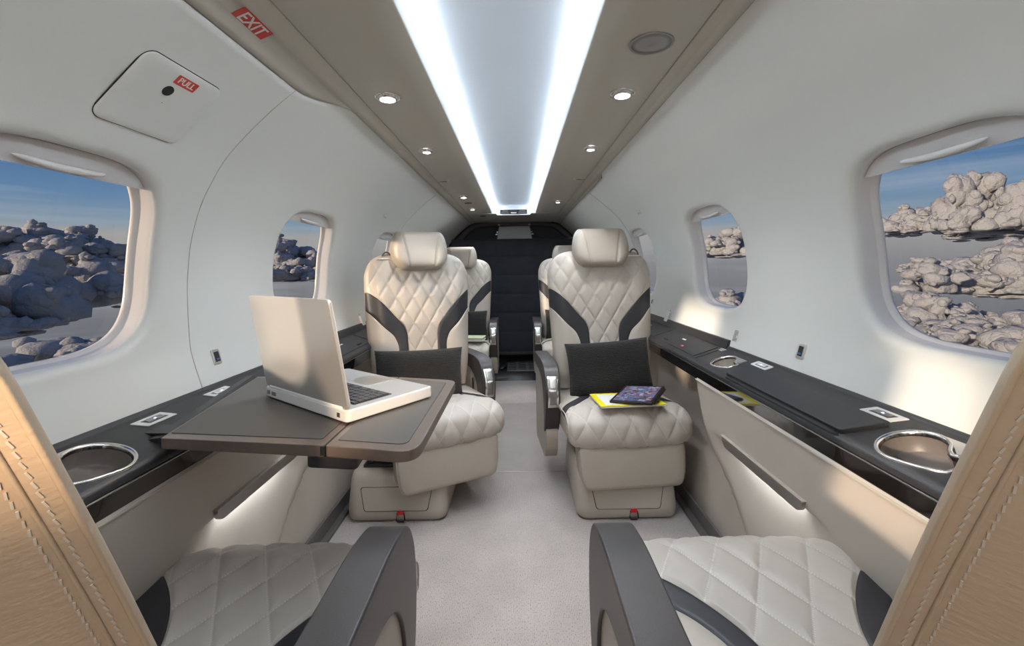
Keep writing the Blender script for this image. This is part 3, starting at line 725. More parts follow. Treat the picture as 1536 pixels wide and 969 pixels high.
    for sg in (-1, 1):
        V, F, _ = grid(3, 60, lambda u, v: body_pt(sg, v * HB * .97) + Vector((-sg * .012 * u * u, -.013 * u * smooth01((HB * .97 - v * HB) / .08), 0))); obj('edge_trim', V, F, M['tan'], back)
        tube('piping', [body_pt(sg * .998, t) + Vector((0, .001, 0)) for t in np.linspace(.02, HB * .955, 60)], .0022, M['tan'], back, 6)
        tube('seam_fold', [body_pt(sg * .950, t) + Vector((0, .0002, 0)) for t in np.linspace(.02, HB * .94, 60)], .0016, M['tan'], back, 6)
        V = []; F = []    # two rows of stitches beside the seam
        for t in np.arange(.03, HB * .92, .0066):
            for q in (.968, .932):
                p = body_pt(sg * q, t); p2 = body_pt(sg * (q - .01), t); ang = math.atan2(p2.y - p.y, p2.x - p.x)
                mt_ = Matrix.Translation(p) @ Matrix.Rotation(ang, 4, 'Z') @ Matrix.Rotation(R(12 if q > .95 else -12), 4, 'Y'); add_box(V, F, (0, 0, 0), (.0013, .0016, .0044), mt_)
        st = obj('stitches', V, F, M['leather'], back, smooth=False); st['kind'] = 'stuff'
    # ---- headrest
    head = empty('headrest', (0, .16, .42)); head.parent = root
    hz0, hh = .575, .192
    def hw(t): return pchip([0, .02, .06, .10, .14, .175, .192], [.086, .112, .133, .137, .131, .119, .104])(t)
    hs = pchip([0, .04, .12, .175, .192], [.058, .064, .078, .092, .098])
    def hsurf(x, t, puff, front=True):
        w = hw(t); e = E(x / w, 3.6) * max(0, 1 - abs((t - hh / 2) / (hh / 2)) ** 6.5) ** .42
        q = abs(x / w); f = .062 * e + puff * e + .010 * math.exp(-((q - .75) / .25) ** 2) * e
        if not front: f = -.045 * e
        return Vector((x, -f - .030 - .018 * (1 - t / hh) , hz0 + t))
    def hc(u, v):
        t = v * hh; xs_ = min(hs(t), hw(t) * .99); x = xs_ * (2 * u - 1); return hsurf(x, t, .004 * seam(u, .05) - .004)
    V, F, _ = grid(40, 44, hc); obj('centre_panel', V, F, M['taupel'], head)
    for sg in (-1, 1):
        def hd(u, v):
            t = v * hh; xs_ = min(hs(t), hw(t) * .99); x = xs_ + (hw(t) - xs_) * math.sin(u * PI / 2); return hsurf(sg * x, t, .005 * smooth01(u / .1) - .004)
        V, F, _ = grid(24, 44, hd); obj('side_wing', V, F, M['taupel'], head)
    for sg in (-1, 1):
        tube('seam', [hsurf(sg * min(hs(t), hw(t) * .98), t, -.003) + Vector((0, -.0008, 0)) for t in np.linspace(.004, hh - .006, 40)], .0015, M['shell'], head, 6)
    def hb(u, v):
        t = v * hh; return hsurf(hw(t) * math.sin((2 * u - 1) * PI / 2), t, 0, False)
    V, F, _ = grid(36, 40, hb); obj('rear_cover', V, F, M['taupel'], head)
    box('post', (0, .005, .60), (.10, .02, .10), M['steel'], head, bevel=.005)
    # shoulder belt guide (outboard, moved for mirrored seats)
    bg_ = empty('belt_guide', (-.165, .16, .42)); bg_.parent = root
    box('guide_plate', (0, -.012, .632), (.075, .05, .006), M['silver'], bg_, bevel=.002, rot=Matrix.Rotation(R(-10), 4, 'Y') if False else None)
    tube('guide_loop', [(.022 * math.cos(a) + .012, -.02, .632 + .034 * math.sin(a)) for a in np.linspace(0, PI, 14)], .004, M['grille'], bg_, 8)
    # ---- armrest
    arm = empty('armrest', (.292, 0, 0)); arm.parent = root
    outer = [(.36, .545), (.36, .600), (.10, .604), (.02, .590), (-.018, .540), (-.030, .47), (-.020, .385), (.012, .315), (.040, .290), (.052, .300), (.040, .380), (.052, .455), (.090, .510), (.160, .535)]
    ou = rpoly(outer, [.0, .012, .06, .05, .05, .05, .05, .04, .01, .01, .03, .05, .05, .05], 6)
    prism('arm_pad', ou, -.033, .033, M['armtop'], arm, axis='x', bevel=.011, seg=4)
    for sg in (-1, 1):
        pp = [(sg * .0315, p[0], p[1]) for p in rpoly([(.355, .590), (.10, .594), (.024, .580), (-.009, .535), (-.021, .47), (-.012, .39), (.016, .325)], .04, 6)[0:] if True]
        tube('arm_piping', pp, .0016, M['armtop'], arm, 6)
    inner = rpoly([(.36, .545), (.16, .540), (.090, .515), (.050, .460), (.036, .380), (.045, .300), (.02, .315), (.012, .28), (.03, .20), (.07, .16), (.36, .16)], .03, 5)
    prism('arm_panel', inner, -.027, .027, M['taupel'], arm, axis='x', bevel=.008)
    hd_ = empty('control_handle', (0, 0, 0)); hd_.parent = arm
    def plate(nm, z0, z1, hw_, th, m_):
        V, F, _ = grid(10, 14, lambda u, v: Vector(((2 * u - 1) * hw_, -.0225 - th * E((2 * u - 1), 4) * E(2 * v - 1, 6) - .0125 * math.exp(-((z0 + (z1 - z0) * v - .47) / .06) ** 2) + .035 * max(0, (z0 + (z1 - z0) * v - .49) / .10) ** 1.6, z0 + (z1 - z0) * v)))
        return obj(nm, V, F, m_, hd_)
    plate('handle_frame', .418, .552, .0235, .004, M['chrome'])
    plate('handle_button', .502, .549, .019, .0085, M['silver'])
    plate('handle_grip', .428, .500, .0175, .0075, M['steel'])
    # buckle between the cushion and the armrest
    bk = empty('buckle', (.248, .10, .44)); bk.parent = root
    box('buckle_frame', (0, 0, .02), (.006, .035, .05), M['silver'], bk, bevel=.002); box('belt_web', (.001, .02, -.02), (.008, .03, .06), M['rubber'], bk, bevel=.002)
    return root
proto = make_seat()
def kids(o, nm): return [c for c in C.objects if c.parent == o and c.name.split('.')[0] == nm]
seats = {}
SP = [  # key, x, y, swivel, facing (0 = towards camera), recline, hinge y, aisle side (world), label
    ('m_left', -.375, 2.035, R(27), 0, R(5), .16, 1, 'quilted beige seat turned towards the aisle behind the folding table and laptop'),
    ('m_right', .448, 2.015, R(5), 0, R(5), .16, -1, 'quilted beige seat holding a tablet on a yellow magazine'),
    ('a_left', -.455, 3.63, 0, 0, R(5), .16, 1, 'rear quilted beige seat with a pale green book on its cushion'),
    ('a_right', .462, 3.63, 0, 0, R(5), .16, -1, 'rear quilted beige seat mostly hidden behind the seat with the tablet'),
    ('f_left', -.450, .725, 0, 1, R(23.5), .28, 1, 'nearest quilted seat seen from behind on the laptop side'),
    ('f_right', .468, .725, 0, 1, R(23.5), .28, -1, 'nearest quilted seat seen from behind on the side of the tablet seat')]
for i, (key, x, y, sw, fl, rec, hy, ais, lab) in enumerate(SP):
    o = proto if i == 0 else copy_tree(proto)
    seats[key] = o; tag(o, lab, 'seat', 'cabin seats with diamond quilting')
    o.location = (x, y, 0); o.rotation_euler = (0, 0, sw + (PI if fl else 0))
for i, (key, x, y, sw, fl, rec, hy, ais, lab) in enumerate(SP):
    o = seats[key]; lx = ais * (-1 if fl else 1)
    for nm in ('backrest', 'headrest'):
        for c in kids(o, nm):
            c.location.y = hy; c.rotation_euler.x = -rec; c.scale = (.93, .85, 1.06) if fl else (1, 1, 1); c.location.x = -lx * (.010 if ais > 0 else .036) if fl else 0
            if fl and nm == 'backrest':
                for g_ in [g_ for g_ in C.objects if g_.parent == c and g_.name.split('.')[0] in ('quilted_panel', 'band', 'side_panel')]: g_.scale = (.93, .75, .985)
    for c in kids(o, 'belt_guide'): c.location = (-lx * .165, hy, .42); c.rotation_euler.x = -rec
    for c in kids(o, 'armrest'): c.location.x = lx * (.277 if fl == 0 else (.274 if ais > 0 else .304)); c.location.y = 0 if not fl else .02; c.location.z = .024 if fl else -.035; c.scale.x = .88 if fl else 1
    for c in kids(o, 'buckle'): c.location.x = lx * .252
    for c in kids(o, 'base'):
        c.rotation_euler.z = -sw
        if key == 'm_left': c.location = Matrix.Rotation(-sw, 3, 'Z') @ Vector((-.095, -.01, 0))

# ================================================================= PILLOWS
def pillow(loc, w, h, th, rot, label, grp=None):
    def fn(u, v):
        a, b = 2 * u - 1, 2 * v - 1
        e = (max(0, 1 - a ** 4) * max(0, 1 - b ** 4)) ** .42; pin = 1 - .06 * (1 - abs(a) ** 2) * abs(b) ** 3; pin2 = 1 - .05 * (1 - abs(b) ** 2) * abs(a) ** 3
        wr = .004 * noise.noise(Vector((a * 2.2, b * 2.2, w * 31)))
        return a, b, e, pin, pin2, wr
    V = []; F = []; nu, nv = 44, 34
    for sgn in (-1, 1):
        b0 = len(V)
        for j in range(nv + 1):
            for i in range(nu + 1):
                a, b, e, p1, p2, wr = fn(i / nu, j / nv); V.append((a * w / 2 * p2, sgn * (th / 2 * e) + wr * e, b * h / 2 * p1))
        F += [(b0 + j * (nu + 1) + i, b0 + j * (nu + 1) + i + 1, b0 + (j + 1) * (nu + 1) + i + 1, b0 + (j + 1) * (nu + 1) + i) for j in range(nv) for i in range(nu)]
    me = mesh('pillow', V, F); bm = bmesh.new(); bm.from_mesh(me); bmesh.ops.remove_doubles(bm, verts=bm.verts, dist=.0003); bmesh.ops.recalc_face_normals(bm, faces=bm.faces); bm.to_mesh(me); bm.free()
    o = obj('throw_pillow', me, None, M['knit']); o.location = loc; o.rotation_euler = rot; tag(o, label, 'pillow', 'black knit pillows'); return o
pillow((-.425, 2.035, .52), .40, .235, .105, (R(-10), R(2), R(22)), 'black knit pillow behind the folding table')
pillow((.443, 2.065, .535), .395, .245, .11, (R(-12), R(-3), R(5)), 'black knit pillow behind the tablet on the seat')
pillow((-.430, 3.70, .53), .40, .245, .10, (R(-10), 0, 0), 'black knit pillow above the pale green book')
pillow((.45, 3.70, .53), .40, .245, .10, (R(-10), 0, 0), 'black knit pillow on the rear seat, seen past the tablet seat')
pillow((-.500, .50, .500), .34, .16, .10, (R(60), 0, 0), 'black knit pillow peeking out on the nearest seat below the cup holder')

# ================================================================= TABLE AND LAPTOP
ZT_ = .700
tb = empty('folding_table', (-.42, 1.0, ZT_ - .02)); tag(tb, 'dark bronze folding table with leather inlays carrying the laptop', 'table')
def tl(p): return (p[0] + .42, p[1] - 1.0)
right = rpoly([tl(p) for p in ((-.309, .768), (-.145, .733), (-.143, 1.205), (-.309, 1.252))], [.004, .045, .030, .004], 8)
left = rpoly([tl(p) for p in ((-.630, .815), (-.312, .768), (-.312, 1.252), (-.725, 1.285))], [.004, .004, .004, .004], 4)
for po, ins in ((right, 0), (left, 1)):
    lf = prism('table_leaf', po, 0, .020, M['table'], tb, bevel=.004)
ri = rpoly([tl(p) for p in ((-.297, .791), (-.168, .764), (-.166, 1.185), (-.297, 1.224))], [.004, .020, .014, .004], 6)
li = rpoly([tl(p) for p in ((-.630, .838), (-.326, .796), (-.326, 1.232), (-.718, 1.265))], .006, 4)
for po in (ri, li):
    g = prism('inlay_gap', [(p[0] * 1.0, p[1]) for p in po], .019, .0203, M['dark'], tb)
    cx = sum(p[0] for p in po) / len(po); cy = sum(p[1] for p in po) / len(po)
    prism('leather_inlay', [(cx + (p[0] - cx) * .993, cy + (p[1] - cy) * .995) for p in po], .019, .0212, M['inlay'], tb, bevel=.0006)
lt = prism('latch', rpoly([(-.035, -.25), (.06, -.262), (.055, -.20), (-.025, -.19)], .012, 5), -.024, -.001, M['ledge'], tb, bevel=.004); lt.location = (.105, .03, 0)
prism('hinge', [(.103, -.235), (.111, -.236), (.111, .25), (.103, .25)], .004, .0195, M['rubber'], tb)
prism('support_arm', [(-.33, -.10), (.05, -.13), (.05, -.09), (-.33, -.05)], -.018, 0, M['rubber'], tb)

P2 = Vector((-.309, .8655)); hx = Vector((-.80, .60)).normalized(); dx_ = Vector((.60, .80)).normalized()
lp = empty('laptop', (P2.x, P2.y, ZT_ + .0015)); lp.rotation_euler = (0, 0, math.atan2(-hx.y, -hx.x))
tag(lp, 'open silver laptop with pale edges on the folding table', 'laptop')
# local frame: x runs from far hinge corner (-) to near hinge corner (0); y towards the user
LW, LD = .343, .222
def lrect(x0, x1, y0, y1, r): return [(p[0] + (x0 + x1) / 2, p[1] + (y0 + y1) / 2) for p in rrect((x1 - x0) / 2, (y1 - y0) / 2, r, 5)]
prism('base_case', lrect(-LW, 0, 0, LD, .010), .002, .026, M['aluw'], lp, bevel=.003)
prism('palm_deck', lrect(-LW + .004, -.004, .006, LD - .004, .008), .0255, .0268, M['alu'], lp)
prism('keyboard_well', lrect(-LW + .022, -.022, .030, .125, .004), .0265, .0271, M['rubber'], lp)
V, F = [], []
for r_ in range(6):
    nk = 15 if r_ < 5 else 9
    for k in range(nk):
        wk = (LW - .050) / nk; add_box(V, F, (-.025 - wk * (k + .5), .037 + r_ * .0150, .0285), (wk * .86, .0128 if r_ else .008, .0026))
ky = obj('keys', V, F, M['keys'], lp, smooth=False); ky['kind'] = 'stuff'
prism('trackpad', lrect(-LW / 2 - .045, -LW / 2 + .045, .138, .198, .003), .0266, .0272, M['silver'], lp, bevel=.0004)
prism('trackpad_button', lrect(-LW / 2 - .045, -LW / 2 + .045, .199, .210, .002), .0266, .0271, M['silver'], lp)
for xx, ww in ((-.028, .010), (-LW + .045, .018), (-LW + .018, .012)):
    box('port', (xx, -.0004, .014), (ww, .002, .009), M['steel'], lp, bevel=.0005)
lid = empty('screen_lid', (0, .004, .026)); lid.parent = lp; lid.rotation_euler = (R(10), 0, 0)
LH = .222
prism('lid_back', lrect(-LW, 0, 0, LH, .010), -.0005, .0055, M['alu'], lid, axis='y', bevel=.0015)
prism('lid_bezel', lrect(-LW + .002, -.002, .002, LH - .002, .009), .0055, .0080, M['aluw'], lid, axis='y', bevel=.001)
prism('display', lrect(-LW + .014, -.014, .016, LH - .014, .002), .0080, .0084, mat('dark_display', (.01, .01, .012), .1), lid, axis='y')
tube('hinge_barrel', [(-LW + .02, .002, .000), (-.02, .002, .000)], .0055, M['aluw'], lid, 10)

# ================================================================= TABLET, MAGAZINE, BOOK
mg = empty('magazine', (.470, 1.858, .4410)); mg.rotation_euler = (R(-2), 0, R(4)); tag(mg, 'yellow bordered magazine under the tablet on the seat cushion', 'magazine')
prism('pages', rrect(.131, .100, .002, 3), 0, .007, M['paper'], mg, bevel=.0008)
prism('cover', rrect(.132, .101, .002, 3), .007, .0078, M['yellow'], mg)
prism('cover_picture', rrect(.108, .082, .001, 2), .0078, .0081, M['paper'], mg)
prism('cover_print', [(.07, -.078), (.115, -.074), (.112, -.052), (.07, -.056)], .0081, .0083, M['rubber'], mg)
tbt = empty('tablet', (.520, 1.858, .4600)); tbt.rotation_euler = (R(2), R(-5), R(-30)); tag(tbt, 'black tablet with lit colourful screen lying on the yellow magazine', 'tablet')
prism('case', rrect(.086, .116, .006, 5), 0, .011, M['rubber'], tbt, bevel=.002)
prism('case_flap', [(p[0] + .008, p[1] + .010) for p in rrect(.082, .108, .006, 5)], -.0025, 0, M['ledge'], tbt)
prism('screen', rrect(.075, .103, .001, 2), .011, .0114, M['screen'], tbt)
bk = empty('book', (-.37, 3.49, .444)); tag(bk, 'pale green book lying on the rear seat cushion', 'book')
prism('pages', rrect(.128, .080, .002, 2), .003, .022, M['paper'], bk)
prism('cover', rrect(.133, .084, .003, 3), .022, .026, M['green'], bk, bevel=.001)
prism('back_cover', rrect(.133, .084, .003, 3), -.001, .003, M['green'], bk, bevel=.001)
bk.rotation_euler = (R(-1), 0, R(-5))

# ================================================================= CEILING FITTINGS
def on_ceil(x, y):
    z = 1.5175 - (abs(x) - .30) * .0385; return Matrix.Translation((x, y, z)) @ Matrix.Rotation(PI, 4, 'X')
def downlight(x, y, label, r=.037):
    o = empty('ceiling_downlight', (x, y, 1.516)); tag(o, label, 'lamp', 'round ceiling downlights')
    mt = Matrix.Rotation(PI, 4, 'X')
    lathe('bezel', [(r * 1.04, -.001), (r * 1.06, .002), (r, .0045), (r * .86, .003), (r * .80, -.001)], M['chrome'], o, 32, mt, cap=False)
    lathe('eyeball', [(r * .80, -.001), (r * .78, .004), (r * .66, .009), (r * .58, .010)], M['chrome'], o, 32, mt, cap=False)
    lathe('lens', [(r * .60, .0085), (r * .60, .0105), (r * .4, .0115), (.0005, .012)], M['lamp'], o, 28, mt)
    l = light('lamp', 'SPOT', (0, 0, -.02), (0, 0, -1), 6, (.95, .97, 1.0), spot_size=R(110), spot_blend=.7, shadow_soft_size=.02); l.parent = o
    return o
def light_and_vent(x, y, label, s, k=1.0):
    o = empty('reading_light', (x, y, 1.5155)); tag(o, label, 'lamp', 'reading lights with air nozzles'); mt = Matrix.Rotation(PI, 4, 'X')
    pts = rpoly([(-.035 * k, -.026 * k), (.035 * k, -.026 * k), (.024 * k + .012 * s * k, .036 * k), (-.030 * k + .012 * s * k, .036 * k)], .02 * k, 6)
    prism('plate', [(a, b) for a, b in pts], -.003, .001, M['silver'], o, bevel=.001)
    for nm, cx, cy, r in (('eyeball', 0, -.006, .025), ('nozzle', -s * -.002, .020, .013)):
        m2 = Matrix.Translation((cx * k, cy * k, 0)) @ mt; r *= k
        if nm == 'eyeball':
            e = lathe('eyeball', [(r, .002), (r * 1.0, .007), (r * .75, .012), (r * .6, .013)], M['chrome'], o, 28, m2, cap=False)
            lathe('lens', [(r * .62, .0115), (r * .62, .0135), (.0005, .015)], M['lamp'], e, 24, m2)
        else:
            e = lathe('nozzle', [(r, .002), (r, .008), (r * .7, .008), (r * .6, .002), (.0005, .002)], M['steel'], o, 24, m2, cap=False)
            lathe('nozzle_core', [(r * .45, .002), (r * .4, .006), (.0005, .007)], M['rubber'], e, 16, m2)
    l = light('lamp', 'SPOT', (0, 0, -.025), (0, 0, -1), 7, (.95, .97, 1.0), spot_size=R(80), spot_blend=.6, shadow_soft_size=.015); l.parent = o
    return o
downlight(-.352, 1.33, 'large round chrome downlight on the headliner nearest the exit sign')
downlight(.347, 1.33, 'large round chrome downlight on the headliner nearest the speaker grille')
light_and_vent(-.356, 1.93, 'chrome reading light with air nozzle above the laptop side seat', -1)
light_and_vent(.350, 1.93, 'chrome reading light with air nozzle above the tablet seat', 1)
downlight(-.350, 3.19, 'small round downlight further aft above the laptop side', .030)
light_and_vent(-.350, 3.83, 'hindmost small reading light above the seat with the green book', -1, .9)
light_and_vent(.350, 3.48, 'small reading light above the rear seat behind the tablet seat', 1, .9)
for (x, y, lb) in ((-.352, 3.50, 'small dark oval grille between the rear ceiling lights'), (-.30, 4.35, 'small dark oval grille in the ceiling beside the air vent')):
    o = lathe('ceiling_grille', [(.030, 0), (.030, .003), (.026, .004), (.0005, .004)], M['grille'], None, 24, Matrix.Rotation(PI, 4, 'X')); o.location = (x, y, 1.516 if y < 4 else 1.512); tag(o, lb, 'grille')
sp = empty('speaker_grille', (.345, 1.035, 1.5165)); tag(sp, 'round perforated loudspeaker grille in the headliner', 'speaker')
mt = Matrix.Rotation(PI, 4, 'X')
lathe('rim', [(.050, -.001), (.0515, .002), (.050, .0045), (.0455, .0045), (.0445, .001)], M['steel'], sp, 40, mt, cap=False)
lathe('mesh', [(.045, .001), (.044, .003), (.03, .0045), (.0005, .0055)], M['perf'], sp, 40, mt)
# little latches on the headliner
for s in (-1, 1):
    o = box('panel_catch', (s * .365, 2.60, 1.514), (.010, .03, .003), M['wall'], None, bevel=.001); tag(o, 'small pale catch on the headliner above the ' + ('laptop side seat' if s < 0 else 'tablet seat'), 'catch')
# round air vent at the end of the cove
vt = empty('air_vent', (.0, 4.155, 1.501)); tag(vt, 'white framed air vent with dark slats at the end of the ceiling light', 'vent')
fr = prism('vent_frame', rpoly([(-.155, -.012), (.155, -.012), (.165, .012), (.10, .050), (-.10, .050), (-.165, .012)], .02, 5), -.03, .02, M['white'], vt, axis='y', bevel=.004)
for k in range(4):
    for sg in (-1, 1):
        box('slat', (sg * .079, -.034, .004 + .0095 * k), (.078 - .010 * k, .008, .0055), M['grille'], vt, bevel=.001)
box('vent_core', (0, -.031, .018), (.25, .004, .042), M['dark'], vt, bevel=.002)
box('centre_block', (0, -.036, .026), (.060, .010, .022), M['rubber'], vt, bevel=.002); box('centre_lever', (0, -.038, .008), (.05, .010, .009), M['silver'], vt, bevel=.002)

# ================================================================= WALL FITTINGS
def wall_frame(s, y, z, off=0.0, flip=False):
    """matrix: local x aft (left wall) / forward (right wall), y up along the wall, z into the cabin"""
    p = wall_pt(s, y, z, off); up = (wall_pt(s, y, z + .01) - wall_pt(s, y, z - .01)).normalized(); ax = Vector((0, 1, 0)) * (-s); nn_ = ax.cross(up)
    return Matrix(((ax.x, up.x, nn_.x, p.x), (ax.y, up.y, nn_.y, p.y), (ax.z, up.z, nn_.z, p.z), (0, 0, 0, 1)))
# emergency exit cover with its PULL label
hatch = empty('exit_handle_cover', (0, 0, 0)); tag(hatch, 'cream rounded cover panel with a red pull label and finger hole', 'cover')
za, zb_ = 1.285, 1.400; ya, yb = .788, .985
def hsheet(name, gw, off0, off1, m_, r):
    out = rrect((yb - ya) / 2 + gw, .0785 + gw, r, 6); arc0 = wall_pt(-1, 0, za); V = []; F = []
    def pt(a, b, off):   # b runs along the wall's arc, linear in z is close enough
        z = (za + zb_) / 2 + b / .0785 * (zb_ - za) / 2; return wall_pt(-1, (ya + yb) / 2 + a, z, -off)
    rings = [[pt(a, b, off0) for a, b in out], [pt(a, b, off1 - .001) for a, b in out]]
    for k in (.985, .8, .6, .4, .2, .01): rings.append([pt(a * k, b * k, off1) for a, b in out])
    return ring_solid(name, rings, m_, hatch)
hsheet('gap', .0022, 0, .0006, M['dark'], .022); hsheet('panel', 0, 0, .0042, M['wall'], .020)
mtx = wall_frame(-1, .897, 1.383, -.0044)
o = prism('label', rrect(.0265, .0105, .002, 4), 0, .0004, M['red'], hatch); o.data.transform(mtx)
text('lettering', 'PULL', .0185, M['letter'], mtx @ Matrix.Translation((0, 0, .0006)), hatch, bold=.0002)
mtx = wall_frame(-1, .877, 1.362, -.0044)
o = lathe('finger_hole', [(.0115, .0), (.0112, .0010), (.0095, .0006), (.0005, .0004)], M['dark'], hatch, 28, mtx)
# EXIT sign on the headliner
ex = empty('exit_sign', (0, 0, 0)); tag(ex, 'red exit sign on the headliner above the pull panel', 'sign')
mtx = wall_frame(-1, .890, 1.4955, -.0018)
o = prism('plate', rrect(.049, .0175, .003, 4), 0, .0006, M['red'], ex); o.data.transform(mtx)
text('lettering', 'EXIT', .036, M['letter'], mtx @ Matrix.Translation((0, 0, .0009)), ex, bold=.0004)
# sockets
def socket(s, y, z, label, k=1.0):
    o = empty('usb_socket', (0, 0, 0)); tag(o, label, 'socket', 'wall charging sockets'); mt = wall_frame(s, y, z, 0)
    a = prism('plate', rrect(.0155 * k, .021 * k, .004, 4), 0, .004, M['silver'], o, bevel=.001); a.data.transform(mt)
    b = prism('recess', rrect(.0095 * k, .014 * k, .002, 3), .0036, .0046, M['rubber'], a); b.data.transform(mt)
    c = prism('contact', rrect(.005 * k, .0022 * k, .0006, 2), .0046, .006, M['blue'], a); c.data.transform(mt @ Matrix.Translation((0, -.007 * k, 0)))
socket(-1, 1.232, .768, 'usb socket on the cream wall beside the laptop'); socket(1, 1.232, .757, 'usb socket on the cream wall above the long console lid')
socket(1, 2.62, .79, 'small usb socket on the wall just beside the tablet seat backrest', .9)
# small wall boxes and hooks
for s, y, z, lb in ((-1, 2.35, .735, 'small white wall box beside the backrest of the laptop side seat'), (1, 2.30, .735, 'small white wall box above the console beside the tablet seat')):
    o = empty('wall_box', (0, 0, 0)); tag(o, lb, 'box'); mt = wall_frame(s, y, z, 0)
    a = prism('cover', rrect(.022, .026, .005, 4), 0, .012, M['wall'], o, bevel=.003); a.data.transform(mt)
    a = lathe('screw', [(.004, .0), (.004, .002), (.0005, .003)], M['steel'], o, 12, mt @ Matrix.Translation((0, .036, 0)))
for s in (-1, 1):
    o = empty('coat_hook', (0, 0, 0)); tag(o, 'small flush coat hook on the cream wall above the ' + ('laptop side seat' if s < 0 else 'tablet seat'), 'hook'); mt = wall_frame(s, 2.50, 1.305, 0)
    a = prism('hook_plate', rrect(.020, .012, .003, 4), 0, .003, M['wall'], o, bevel=.001); a.data.transform(mt)
    a = box('hook', (0, -.008, .007), (.030, .006, .008), M['white'], o, bevel=.002); a.data.transform(mt)
# fine print above the right console
pn = obj('placard_print', *(lambda V, F: (V, F))(*(lambda V, F: ([add_box(V, F, (x - .012 + .5 * w_, y, .0003), (w_, .0026, .0004)) for x, y, w_ in [(j * .010, .018 - i * .0045, .008) for i in range(9) for j in range(3 if i not in (4, 5) else 2)]], (V, F))[1])([], [])), M['ink'], None, smooth=False)
pn.data.transform(wall_frame(1, 1.60, .745, -.0008)); tag(pn, 'tiny printed notice on the cream wall above the second cup holder', 'notice')

# ================================================================= AFT BULKHEAD, CURTAIN
bh = empty('bulkhead_arch', (0, Y1, 0)); tag(bh, 'dark padded arch framing the aft end of the cabin', 'arch')
def arch(k, z): return (XW(z) - k)
oz = [(XW(z) - .012, z) for z in list(np.linspace(.45, 1.30, 18)) + list(np.linspace(1.32, 1.48, 14))] + [(.46, 1.500), (.40, 1.510), (.30, 1.515), (.20, 1.518), (0, 1.52)]
fullo = [(x, z) for x, z in oz] + [(-x, z) for x, z in oz[-2::-1]]
def offs(k, dz): return [(x * (1 - k / .82), .45 + (z - .45) * (1 - dz / 1.07)) for x, z in fullo]
rings = []
for k, y in ((0, -.002), (.004, -.03), (.012, -.042), (.045, -.045), (.065, -.040), (.075, -.02), (.078, .03)):
    rings.append([(x, y, z) for x, z in offs(k, k * .62)])
n = len(rings[0]); V = [p for r_ in rings for p in r_]; F = [(k * n + i, k * n + i + 1, (k + 1) * n + i + 1, (k + 1) * n + i) for k in range(len(rings) - 1) for i in range(n - 1)]
obj('padded_rim', V, F, M['frameblk'], bh)
bp_ = offs(.075, .047); prism('rear_panel', bp_ + [(-.70, 0), (.70, 0)], .03, .05, M['curtain'], bh, axis='y')
prism('vinyl_pane', rpoly([(-.20, 1.315), (.20, 1.315), (.17, 1.487), (-.17, 1.487)], [.01, .01, .03, .03]), .018, .029, M['haze'], bh, axis='y')
cu = empty('cargo_curtain', (0, 4.985, .04)); tag(cu, 'black quilted cargo curtain with horizontal seams closing the aft cabin', 'curtain')
seams = [0, .16, .37, .58, .79, 1.0, 1.10]; rows = []
zc = [.0, .035, .25, .46, .67, .88, 1.09, 1.285]
def cfn(u, v):
    z = v * 1.285; a = 2 * u - 1; hw = min(XW(max(z + .04, .6)) - .075, .70) if z < 1.2 else .70
    i = max(k for k in range(len(zc) - 1) if zc[k] <= z + 1e-9); q = (z - zc[i]) / (zc[i + 1] - zc[i]); bul = .014 * (math.sin(PI * min(max(q, 0), 1)) ** .45 if 0 < q < 1 else 0)
    vs = .006 * math.exp(-((abs(a * hw) - .21) / .006) ** 2)
    return Vector((a * hw, -.006 - bul + vs - .006 * noise.noise(Vector((a * 3, z * 4, 1.3))), z))
hwc = .70
V, F, _ = grid(90, 220, cfn); obj('quilted_fabric', V, F, M['curtain'], cu)
box('hem', (0, -.018, .012), (1.36, .02, .03), M['frameblk'], cu, bevel=.006); box('top_hem', (0, -.016, 1.278), (1.38, .014, .016), M['curtain'], cu, bevel=.004)
for sg in (-1, 1):
    for (xa, za_, xb, zb2, w_) in ((.205, 1.28, .165, 1.455, .02), (.205, 1.33, .36, 1.28, .012)):
        pa, pb = Vector((sg * xa, -.03, za_ + .0)), Vector((sg * xb, -.022, zb2)); tube('strap', [pa, (pa + pb) / 2, pb], .012 if w_ > .015 else .006, M['rubber'], cu, 8, flat=.003)
    for zz, xx in ((1.335, .200), (1.36, .185), (1.44, .168)): box('strap_buckle', (sg * xx, -.036, zz), (.024, .008, .014), M['steel'], cu, bevel=.002)
# floor grille and loose straps ahead of the curtain
fg = empty('floor_grille', (.06, 4.50, 0)); tag(fg, 'grey slotted floor grille in front of the curtain', 'grille')
box('grille_plate', (0, 0, .006), (.30, .38, .012), M['rail'], fg, bevel=.003)
for i in range(3):
    for j in range(5): box('slot', (-.098 + .098 * i, -.145 + .072 * j, .0122), (.070, .022, .0016), M['dark'], fg, bevel=0)
for i, (pts, lb) in enumerate(((((-.15, 4.38, .012), (-.10, 4.55, .03), (-.13, 4.72, .012), (-.05, 4.86, .014)), 'black tie-down strap on the floor near the green book seat'), (((.16, 4.80, .012), (.19, 4.62, .022), (.24, 4.45, .012)), 'black tie-down strap on the floor near the rear tablet side seat'))):
    o = tube('floor_strap', pts, .018, M['rubber'], None, 8, flat=.004); tag(o, lb, 'strap')

